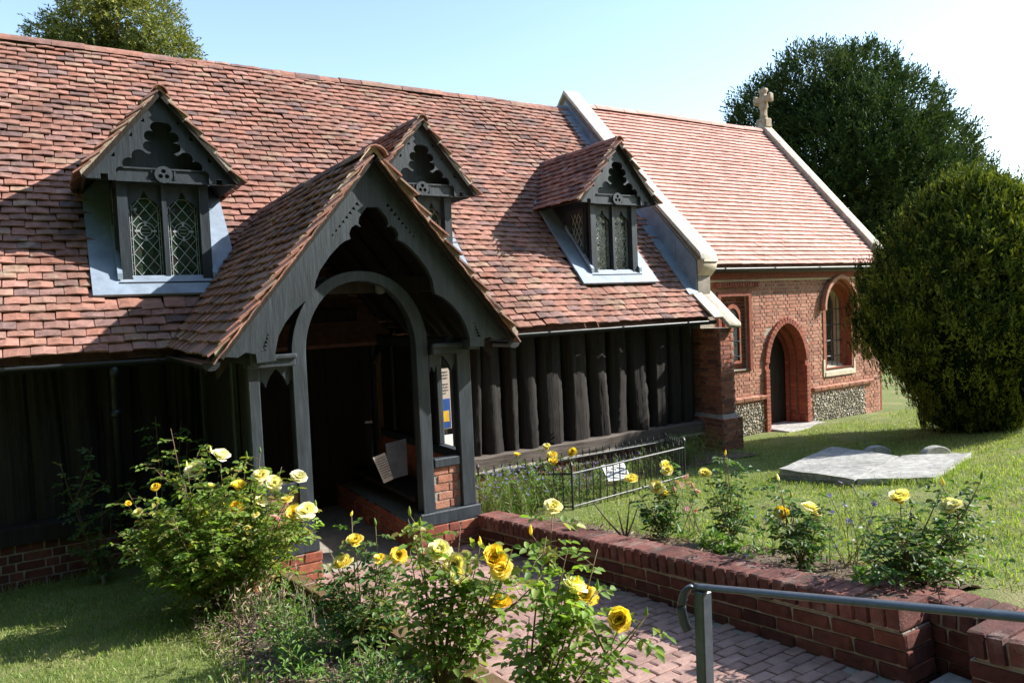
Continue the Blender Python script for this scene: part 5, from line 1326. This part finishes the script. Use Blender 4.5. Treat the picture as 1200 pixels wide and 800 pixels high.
# the big bush beside the porch
bb_ = Vector((-7.45, -2.50, gL(-2.50))); bd_ = depth_of(bb_)
rb = rose_bush('large spreading yellow rose bush full of blooms against the porch', bb_, px_pts([(200, 500), (236, 520), (180, 545), (150, 575), (135, 620), (160, 655), (330, 545), (365, 590), (372, 620), (215, 560), (240, 600), (300, 560), (280, 650), (190, 630), (345, 650), (320, 600)], bd_, .35, 1),
   px_blooms([(258, 536, 1.15, 'petal_pale'), (229, 551, 1.2, 'petal_pale'), (280, 572, 1.0), (305, 557, .95, 'petal_pale'), (321, 567, 1.05, 'petal_pale'), (350, 559, 1.05, 'petal_pale'), (345, 603, 1.1), (359, 599, 1.2, 'petal_pale'), (276, 597, 1.0), (306, 587, .8, 'petal_pale'), (238, 602, .6), (183, 571, .6), (322, 608, .7, 'petal_pink'), (162, 600, .55), (330, 583, .6, 'petal_pale'), (265, 590, .5), (212, 575, .5), (300, 603, .55, 'petal_pale'), (290, 620, .5), (200, 610, .45), (247, 570, .5, 'petal_pale'), (336, 585, .7), (150, 590, .4), (225, 640, .4), (315, 630, .4, 'petal_pale')], bd_-.25, .25, 2),
   31, 'rose_leaf_light', nleaf=1900, lsize=.044, cane_r=.007, buds=px_pts([(247, 527), (289, 533), (305, 528), (219, 545), (370, 590)], bd_-.3), extra=60, spread=.66, hgt=.90, old=False, low=.3)
# foreground bushes in the bed left of the path
p = ground_hit((425, 765)); d_ = depth_of(p)
rose_bush('yellow rose bush in the dry bed with dense low leaves beside the mossy kerb', p, px_pts([(385, 640), (430, 640), (470, 690), (450, 720), (390, 700)], d_, .2, 3), px_blooms([(402, 661, 1.0), (445, 656, .75), (416, 634, .85), (467, 650, .8)], d_, .15, 4), 41, 'rose_leaf', nleaf=230, lsize=.046, extra=22, spread=.34, hgt=.52, buds=px_pts([(412, 602), (440, 612)], d_))
p = Vector((-6.93, -5.02, gL(-5.0))); d_ = depth_of(p)-.1
rose_bush('yellow rose bush with clustered pale blooms on leaning canes over the kerb', p, px_pts([(480, 640), (500, 690), (560, 700), (470, 705), (540, 610), (478, 605), (600, 640)], d_, .15, 5), px_blooms([(514, 647, 1.05, 'petal_pale'), (532, 663, 1.0), (535, 674, .7, 'petal_pale'), (579, 656, 1.05), (587, 666, .85), (587, 707, 1.0)], d_, .08, 6), 42, 'rose_leaf_light', nleaf=90, lsize=.050, extra=5, low=.3, spread=.3, hgt=.55, buds=px_pts([(563, 635), (480, 600), (492, 612), (551, 668), (607, 670), (632, 672)], d_))
p = Vector((-6.80, -5.62, gL(-5.6))); d_ = depth_of(p)-.05
rose_bush('yellow rose bush with one tall cane and a drooping rose over the path', p, px_pts([(640, 625), (665, 640), (700, 640), (760, 715), (620, 720), (640, 760), (700, 760)], d_, .12, 7), px_blooms([(673, 690, .95, 'petal_pale'), (684, 697, 1.0), (727, 728, 1.0), (648, 593, .62)], d_, .06, 8), 43, 'rose_leaf_light', nleaf=90, lsize=.050, extra=5, low=.3, spread=.32, hgt=.5, buds=px_pts([(622, 622), (757, 718), (700, 686), (676, 680), (660, 688)], d_))
# two roses in the shade against the wall
p = Vector((-8.15, -.75, gL(-.75))); d_ = depth_of(p)
rose_bush('shaded rose growing against the dark wall beside the downpipe', p, px_pts([(70, 540), (108, 522), (125, 560), (90, 580), (160, 560), (120, 590)], d_, .15, 9), [], 44, nleaf=60, lsize=.05, extra=6, spread=.3, hgt=.7)
p = Vector((-7.66, -1.4, gL(-1.4))); d_ = depth_of(p)
rose_bush('tall leafless-topped rose canes rising behind the large bush', p, px_pts([(182, 486), (220, 505), (212, 492), (190, 530), (205, 545)], d_, .12, 10), [], 45, nleaf=30, lsize=.05, extra=0)
# roses behind the retaining wall and in the plot
def wall_rose(label, base_px, tips, blooms, seed, buds=(), n=60, mat='rose_leaf', extra=5, h=.45, sp=.22, dz=0):
    p = ground_hit(base_px); d_ = depth_of(p)
    return rose_bush(label, p, px_pts(tips, d_, .12, seed), px_blooms(blooms, d_, .1, seed+1), seed, mat, nleaf=n, lsize=.040, cane_r=.006, extra=extra, spread=sp, hgt=h, buds=px_pts(buds, d_))
wall_rose('yellow rose bush growing inside the iron railing by the porch', (642, 592), [(620, 545), (665, 560), (632, 560), (655, 575)], [(641, 525, .95), (647, 533, .9), (648, 541, 1.0), (671, 530, .9), (606, 533, .7)], 51, n=230, extra=12, h=.5, sp=.25)
wall_rose('yellow rose with two pairs of deep yellow blooms beside the plaque', (777, 636), [(760, 590), (800, 580), (790, 560)], [(780, 546, .85), (782, 552, .8), (740, 562, .95), (770, 571, .95), (777, 580, .9), (785, 637, .6)], 53, n=150, extra=8)
wall_rose('rose with a single yellow bloom and dry stalk near the lavender', (858, 640), [(850, 530), (842, 560), (870, 575), (845, 590), (862, 560)], [(826, 555, .8)], 55, buds=[(850, 531), (852, 540)], n=130)
wall_rose('short rose with two deep yellow blooms behind the retaining wall', (938, 672), [(912, 565), (925, 590), (960, 600), (905, 610), (965, 625)], [(917, 605, .95), (951, 596, 1.0)], 57, buds=[(912, 560), (927, 580)], n=170, extra=9)
wall_rose('wide rose with yellow and faded cream blooms at the lawn corner', (1062, 702), [(1150, 560), (1140, 600), (1100, 560), (1040, 600), (1055, 640), (1120, 620), (1030, 640)], [(1055, 585, 1.0), (1113, 594, .85, 'petal_pale'), (1120, 593, .7, 'petal_pale')], 59, buds=[(1105, 565), (1150, 558), (1068, 590)], n=330, extra=18, h=.5, sp=.36)
# bare dead rose
p = ground_hit((733, 632)); t = thing('dead_rose', 'bare dark leafless rose stump behind the retaining wall', 'shrub', tuple(p))
for q in ((695, 588), (724, 598), (738, 585), (748, 592)):
    mb = MB(); mb.tube(bez(p, at_depth(q, depth_of(p)), (0, 0, -.03)), [.010, .009, .008, .007, .006, .005, .004], 6); mb.build('stem', 'bark', t, True)
# herbaceous clumps with small flowers
def stem_clump(name, label, cat, base, tips, flower, seed, leafmat='herb_leaf', nl=90, lsz=.05, fsz=.35, fl_n=1, lw=.2):
    r = random.Random(seed); base = Vector(base); t = thing(name, label, cat, tuple(base)); P, D, N, L, W, Rn = [], [], [], [], [], []
    st = MB()
    for e in tips:
        e = Vector(e); b0 = base+Vector((r.gauss(0, .05), r.gauss(0, .05), 0)); pl = bez(b0, e, (r.gauss(0, .03), r.gauss(0, .03), 0)); st.tube(pl, [.003, .003, .0026, .0024, .002, .0018, .0015], 4)
        for q in range(max(2, nl//len(tips))):
            f = r.random()**.8; p = pl[min(6, int(f*6.99))]; a = r.uniform(0, 6.28); P.append(p+Vector((r.gauss(0, .012), r.gauss(0, .012), r.gauss(0, .01)))); D.append((math.cos(a), math.sin(a), r.uniform(.2, 1.3))); N.append((r.gauss(0, .5), r.gauss(0, .5), 1)); s = lsz*r.uniform(.6, 1.2); L.append(s); W.append(s*lw); Rn.append(r.random())
    st.build('stems', 'cane', t, kind='stuff')
    V, F, Rr = leaf_arrays(np.array([tuple(p) for p in P]), np.array(D), np.array(N), np.array(L), np.array(W), np.array(Rn)); link('foliage', np_mesh('foliage', V, F, Rr), leafmat, t, 'stuff')
    if flower:
        me = FLOWERS[flower]
        for e in tips:
            for q in range(fl_n):
                o = bpy.data.objects.new('flower', me); col.objects.link(o); o.parent = t; o.matrix_parent_inverse = Matrix.Translation(-base); o.matrix_basis = Matrix.Translation(Vector(e)+Vector((r.gauss(0, .012), r.gauss(0, .012), r.gauss(0, .015)))*(1 if q else 0)) @ Matrix.Rotation(r.uniform(0, 6), 4, 'Z') @ Matrix.Rotation(r.uniform(.2, 1.0), 4, 'X') @ Matrix.Scale(fsz*r.uniform(.8, 1.2), 4)
    return t
def small_flower(mat):
    mb = MB()
    for k in range(6):
        a = k*math.pi/3; c, s = math.cos(a), math.sin(a); mb.add([(0, 0, 0), (.03*c-.014*s, .03*s+.014*c, .012), (.05*c, .05*s, .006), (.03*c+.014*s, .03*s-.014*c, .012)], [(0, 1, 2, 3)], k/6)
    mb.lathe([(0, .012), (.008, .008), (.006, 0)], (0, 0, 0), 6, .9); me = mb.mesh('flower'); me.materials.append(MATS[mat]); return me
FLOWERS = {m: small_flower(m) for m in ('petal_purple', 'petal_pink')}
def clump_px(name, label, cat, base_px, tips_px, flower, seed, **k):
    p = ground_hit(base_px); d_ = depth_of(p); return stem_clump(name, label, cat, p, px_pts(tips_px, d_, .15, seed), flower, seed, **k)
clump_px('purple_flower', 'thin upright stems with small purple flowers between two roses', 'flowers', (1003, 668), [(985, 565), (1000, 570), (1012, 578), (972, 580), (990, 592), (1008, 600), (975, 600), (1020, 610), (962, 598), (1025, 590), (980, 640), (1040, 620), (995, 610)], 'petal_purple', 61, nl=70, lsz=.06, fsz=.42)
clump_px('purple_flower', 'low leafy plant with few purple flowers beside the short rose', 'flowers', (895, 655), [(885, 605), (897, 608), (905, 640), (915, 660), (885, 640), (920, 650), (875, 650)], 'petal_purple', 62, nl=110, lsz=.055, fsz=.3, lw=.4)
clump_px('pink_flower', 'loose plant topped with a cluster of pale pink flowers', 'flowers', (815, 632), [(795, 565), (802, 560), (808, 566), (790, 572), (812, 570), (800, 572), (818, 575), (815, 597), (805, 596), (774, 570), (777, 592)], 'petal_pink', 63, nl=90, lsz=.05, fsz=.5, fl_n=3)
clump_px('ground_plant', 'low green leaves spreading at the foot of the wide rose', 'plant', (1040, 690), [(1010, 672), (1030, 668), (1050, 672), (1080, 680), (1095, 690), (1020, 680), (1000, 690)], 'petal_purple', 64, nl=220, lsz=.06, fsz=.22, lw=.5)
clump_px('ground_plant', 'low green leaves between the pink flowers and the wall coping', 'plant', (850, 655), [(820, 630), (835, 625), (850, 632), (870, 640), (880, 650), (830, 640), (800, 625)], None, 65, nl=240, lsz=.055, lw=.5)
# feathery herbs and lavender in the plot
def feathery(name, label, base, spread, h, n, seed, flower=None, lw=.1, mat='herb_leaf', lsz=.09):
    r = random.Random(seed); base = Vector(base); tips = [base+Vector((r.gauss(0, spread[0]), r.gauss(0, spread[1]), h*r.uniform(.5, 1.05))) for _ in range(n)]
    return tips
def feather_clump(name, label, cat, base, spread, h, n, seed, flower, nl, lsz, lw, mat='herb_leaf', fsz=.3):
    r = random.Random(seed); base = Vector(base); t = thing(name, label, cat, tuple(base)); P, D, L, Rn = [], [], [], []; st = MB(); tips = []
    for i in range(n):
        b0 = base+Vector((r.gauss(0, spread[0]), r.gauss(0, spread[1]), 0)); b0.z = gR(b0.y)-.01; e = b0+Vector((r.gauss(0, .06), r.gauss(0, .06), h*r.uniform(.55, 1.05))); pl = bez(b0, e, (0, 0, 0)); st.tube([pl[0], pl[3], pl[6]], [.003, .0025, .0015], 4, cap=False); tips.append(e)
        for q in range(nl):
            p = pl[0].lerp(e, r.uniform(.1, 1)); a = r.uniform(0, 6.28); P.append(p); D.append((math.cos(a), math.sin(a), r.uniform(.3, 1.6))); L.append(lsz*r.uniform(.5, 1.2)); Rn.append(r.random())
    st.build('stems', 'cane', t, kind='stuff'); P, D = np.array([tuple(p) for p in P]), np.array(D); S = np.cross(D, rng.normal(size=D.shape))
    V, F, Rr = blade_arrays(P, D, S, np.array(L), np.array(L)*lw, np.array(Rn)); link('foliage', np_mesh('foliage', V, F, Rr), mat, t, 'stuff')
    if flower:
        for e in tips[::2]:
            o = bpy.data.objects.new('flower', FLOWERS[flower]); col.objects.link(o); o.parent = t; o.matrix_parent_inverse = Matrix.Translation(-base); o.matrix_basis = Matrix.Translation(e) @ Matrix.Rotation(r.uniform(.2, 1.2), 4, 'X') @ Matrix.Scale(fsz, 4)
feather_clump('feathery_herb', 'feathery pale green plant with tiny blue flowers beside the porch', 'plant', (-4.55, -1.75, gR(-1.75)), (.24, .24), .50, 170, 71, 'petal_purple', 26, .08, .10)
feather_clump('feathery_herb', 'soft green plant filling the railed plot behind the rose', 'plant', (-3.5, -1.5, gR(-1.5)), (.38, .20), .36, 110, 72, 'petal_purple', 20, .07, .12)
feather_clump('lavender', 'lavender clump of upright stems at the pier end of the railing', 'plant', (-1.25, -.95, gR(-.95)), (.26, .16), .42, 130, 73, None, 12, .10, .06)
feather_clump('lavender', 'thin lavender stems inside the railing near its far end', 'plant', (-2.3, -1.25, gR(-1.25)), (.3, .12), .36, 60, 74, None, 10, .09, .06)
feather_clump('dry_weed', 'dry straggling weeds at the foot of the large rose bush', 'plant', (-7.35, -3.1, gL(-3.1)), (.14, .22), .30, 34, 75, None, 8, .05, .25, 'litter')
for k_, (x_, y_, lab_) in enumerate(((-7.25, -3.45, 'low green weed in the dry bed under the large rose bush'), (-7.05, -2.95, 'small green weed at the porch end of the mossy kerb'), (-7.3, -4.2, 'low leafy weed at the lawn edge of the rose bed'), (-7.02, -4.5, 'pale leafy weed between two yellow roses by the kerb'), (-7.2, -5.1, 'straggling weed in the bed near the clustered pale roses'), (-7.42, -2.75, 'tuft of pale weeds where the large bush meets the lawn'))):
    b0 = Vector((x_, y_, gL(y_))); r = random.Random(k_+300)
    stem_clump('weed', lab_, 'plant', b0, [b0+Vector((r.gauss(0, .09), r.gauss(0, .09), r.uniform(.06, .26))) for q in range(12)], None, 310+k_, nl=110, lsz=.05, lw=.35)
for o in bpy.data.objects:
    if o.name.startswith('dry_weed') and o.type == 'EMPTY': o.location.z = gL(-3.1)
n = 5200; y = rng.uniform(-6.0, -2.4, n); cl = np.sin(y*5.1)*.5+np.sin(y*11.7+1)*.4; x = -7.22+.10*cl+rng.normal(0, .16, n); x = np.minimum(x, np.array([xk(b)-.12 for b in y])); hgt_ = np.abs(rng.normal(0, .055, n))*(1+.8*np.sin(x*23+y*17))
P = np.column_stack([x, y, [gL(b)+.03 for b in y]+hgt_]); D = np.column_stack([rng.normal(size=(n, 2)), rng.uniform(.1, 1.2, n)]); N = np.column_stack([rng.normal(0, .5, (n, 2)), np.ones(n)])
keep = (np.sin(y*7.3+x*9)+np.sin(y*3.1-x*13) > -.55); P, D, N = P[keep], D[keep], N[keep]; n = len(P)
V, F, Rr = leaf_arrays(P, D, N, rng.uniform(.02, .055, n), rng.uniform(.008, .02, n), rng.random(n)); o = link('ground_cover', np_mesh('ground_cover', V, F, Rr), 'herb_leaf'); tag(o, 'low weeds and seedlings covering the rose bed soil', kind='stuff')
mb = MB(); r = random.Random(8)
for i in range(90):
    y = r.uniform(-5.8, -2.9); x = r.uniform(-7.45, -6.95); z = gL(y); mb.tube([(x, y, z), (x+r.gauss(0, .05), y+r.gauss(0, .05), z+r.uniform(.08, .3))], [.0035, .0018], 4)
tag(mb.build('dead_stalks', 'cane_old'), 'dead bleached stalks standing in the rose bed', kind='stuff')

# ---- trees
def sprays(P, D, ln, k, ll, lw, rnd, spread=.75):
    """k leaves along each spray axis"""
    n = len(P); D = unit(D); out = []
    for j in range(k):
        t = (j+.5)/k; side_ = rng.normal(size=(n, 3)); side_ = unit(side_-D*np.sum(side_*D, 1, keepdims=True)); d = D*(1-spread*.5)+side_*spread*(1-.4*t)
        out.append(blade_arrays(P+D*(ln*t)[:, None], d, np.cross(d, rng.normal(size=(n, 3))), ll*rng.uniform(.7, 1.3, n), lw*rng.uniform(.7, 1.3, n), np.clip(rnd+rng.normal(0, .08, n)+.12*t, 0, .99)))
    return join(out)
# clipped Irish yew
yb = ground_hit((1143, 503)); yz = yb[2]; YH, YR = 3.58, 1.56
yew = thing('clipped_yew', 'egg-shaped clipped Irish yew with yellow-green shoot tips', 'tree', tuple(yb))
mb = MB(); mb.tube([yb-[0, 0, .2], yb+[0, 0, .5], yb+[.05, 0, 1.4]], [.30, .24, .15], 9); mb.build('trunk', 'bark', yew, True)
def yew_r(f): return YR*np.maximum((np.sin(np.pi*np.clip(f, 0, 1)**.80)**.62)*(.62+.38*np.clip(f*2.6, 0, 1)), .42*(f < .2))
ncol = 1050; f = rng.uniform(.0, .99, ncol); a = rng.uniform(0, 2*np.pi, ncol); Rr_ = yew_r(f)*(rng.uniform(.90, 1.03, ncol)+.035*np.sin(a*9)+.02*np.sin(a*17+f*3))
C = np.column_stack([yb[0]+Rr_*np.cos(a), yb[1]+Rr_*np.sin(a), yz+.05+f*YH*.97])
arrs = []
m = 22; P = np.repeat(C, m, 0)+rng.normal(size=(ncol*m, 3))*np.array([.032, .032, .12]); up = P[:, 2]-np.repeat(C[:, 2], m); cen = np.column_stack([P[:, 0]-yb[0], P[:, 1]-yb[1], np.zeros(len(P))])
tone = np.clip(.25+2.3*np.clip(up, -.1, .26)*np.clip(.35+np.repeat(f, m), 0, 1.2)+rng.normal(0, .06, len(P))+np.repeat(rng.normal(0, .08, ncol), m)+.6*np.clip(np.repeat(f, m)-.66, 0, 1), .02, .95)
arrs.append(sprays(P, np.column_stack([unit(cen)[:, :2]*.22, np.ones(len(P))]), rng.uniform(.08, .15, len(P)), 7, .042, .014, tone, .55))
# inner shell
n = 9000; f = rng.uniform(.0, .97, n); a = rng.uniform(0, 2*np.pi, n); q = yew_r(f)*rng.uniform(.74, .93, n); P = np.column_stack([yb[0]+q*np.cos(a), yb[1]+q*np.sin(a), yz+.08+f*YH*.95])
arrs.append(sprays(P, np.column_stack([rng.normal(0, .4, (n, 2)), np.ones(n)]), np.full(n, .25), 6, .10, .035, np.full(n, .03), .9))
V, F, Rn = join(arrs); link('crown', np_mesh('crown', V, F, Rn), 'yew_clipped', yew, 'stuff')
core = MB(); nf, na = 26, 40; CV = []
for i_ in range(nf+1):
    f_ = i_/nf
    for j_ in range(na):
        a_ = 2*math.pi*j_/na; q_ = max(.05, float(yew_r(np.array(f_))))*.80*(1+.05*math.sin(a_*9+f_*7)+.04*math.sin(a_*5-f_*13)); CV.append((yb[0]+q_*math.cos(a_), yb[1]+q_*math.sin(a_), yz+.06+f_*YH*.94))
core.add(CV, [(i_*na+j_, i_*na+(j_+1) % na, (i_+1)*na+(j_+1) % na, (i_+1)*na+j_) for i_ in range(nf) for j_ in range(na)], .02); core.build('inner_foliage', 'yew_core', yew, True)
# large yew behind the chancel
def lobed_tree(name, label, base, lobes, mat, nspr, ll, lw, k, seed, droop=0.0, trunk_r=.5, tip=0):
    t = thing(name, label, 'tree', tuple(base)); base = np.array(base, float)
    top = max(l[2]+l[5] for l in lobes)
    mb = MB(); mb.tube([base-[0, 0, .3], base+[0, 0, (top-base[2])*.3], base+[.1, 0, (top-base[2])*.8]], [trunk_r, trunk_r*.75, trunk_r*.2], 9); tr = mb.build('trunk', 'bark', t, True)
    arrs = []; tot = sum(l[3]*l[4]+l[4]*l[5]+l[3]*l[5] for l in lobes)
    for l in lobes:
        c = np.array(l[:3]); rad = np.array(l[3:6]); n = int(nspr*(l[3]*l[4]+l[4]*l[5]+l[3]*l[5])/tot); d = unit(rng.normal(size=(n, 3))); sc = rng.uniform(.55, 1.03, n)**.5
        P = c+d*rad*sc[:, None]; bump = .12*np.sin(d[:, 0]*9+c[0])*np.sin(d[:, 2]*8+c[1])*rad.mean(); P = P+d*bump[:, None]
        out = unit(P-(base+[0, 0, (top-base[2])*.35])); D = d*.6+out*.5+np.array([0, 0, .35-droop])+rng.normal(0, .25, (n, 3))
        arrs.append(sprays(P, D, rng.uniform(.6, 1.3, n)*ll*3, k, ll, lw, np.clip(.25+.5*rng.random()+rng.normal(0, .2, n), 0, .95)))
        # limb to the lobe
        mb = MB(); mb.tube(bez(base+[0, 0, (c[2]-base[2])*.55], c, (0, 0, .3)), [trunk_r*.28*(1-.1*i) for i in range(7)], 5); mb.build('limb', 'bark', t, True)
    V, F, Rn = join(arrs); link('crown', np_mesh('crown', V, F, Rn), mat, t, 'stuff'); return t
DB = 26.0
def blob(px, r_px, dep, flat=1.0, dd=0):
    c = at_depth(px, dep+dd); s = r_px*dep/FPX; return (*c, s, s, s*flat)
big = [blob((p[0]+4, p[1]+20), r_, DB, 1, dd) for p, r_, dd in (((905, 130), 52, 0), ((950, 95), 52, -.5), ((1000, 85), 45, 0), ((1040, 125), 55, -.5), ((1085, 165), 48, 0), ((1110, 205), 45, .5), ((985, 150), 70, -1.2), ((930, 175), 60, 0), ((1040, 200), 70, -.8), ((890, 150), 42, .5), ((980, 230), 75, 0), ((1075, 240), 65, 0), ((1010, 300), 90, 1), ((1125, 255), 40, .5))]
tb = at_depth((1010, 470), DB); tb[2] = -.3
lobed_tree('large_yew', 'large dark green yew tree behind the chancel roof', tb, big, 'yew_dark', 23000, .145, .050, 9, 81, trunk_r=.55)
# conifer behind the nave
DC = 20.0
cons = [blob(p, r_, DC, .8, dd) for p, r_, dd in (((130, 20), 45, 0), ((95, 40), 32, -.3), ((170, 30), 40, .3), ((120, -30), 42, 0), ((150, -70), 36, 0), ((60, 42), 22, 0), ((205, 68), 24, 0), ((185, 55), 30, -.3), ((130, 75), 50, .5), ((85, 70), 35, 0), ((130, -120), 25, 0), ((140, 110), 60, .3))]
tb = at_depth((130, 300), DC); tb[2] = -.2
lobed_tree('conifer', 'bright green drooping conifer rising behind the nave ridge', tb, cons, 'conifer', 8500, .10, .034, 9, 82, droop=.95, trunk_r=.3)

# unseen trees added south and west of the camera to block part of the sky fill
tr0 = lobed_tree('sky_blocker_tree', 'tall broadleaf tree added out of view to block sky light', (-4, -27, .6),
    [(-4+math.cos(a)*2.6*q, -27+math.sin(a)*2.6*q, z, r_, r_, r_*.9) for z, r_, q, n_ in ((4.5, 2.6, 1, 5), (8, 3.0, 1, 5), (11.5, 2.6, .8, 4), (14, 2.2, 0, 1)) for a in np.linspace(0, 6.28, n_, endpoint=False)+z], 'rose_leaf', 5200, .42, .24, 5, 90, trunk_r=.4)
tr0['group'] = 'added out-of-view trees blocking sky light'
for k_, (x_, y_) in enumerate(((-12, -25), (-20, -22), (-27, -15), (4, -29), (13, -33), (-30, -6), (-28, 4), (-16, -29), (0, -36), (-24, -27))):
    c = tr0.copy(); col.objects.link(c); c.location = (x_, y_, .5); c.rotation_euler[2] = k_*1.3; c.scale = (1.4, 1.4, 1.45)
    for ch in tr0.children:
        d = ch.copy(); col.objects.link(d); d.parent = c; d.matrix_parent_inverse = Matrix.Translation(-Vector(tr0.location))
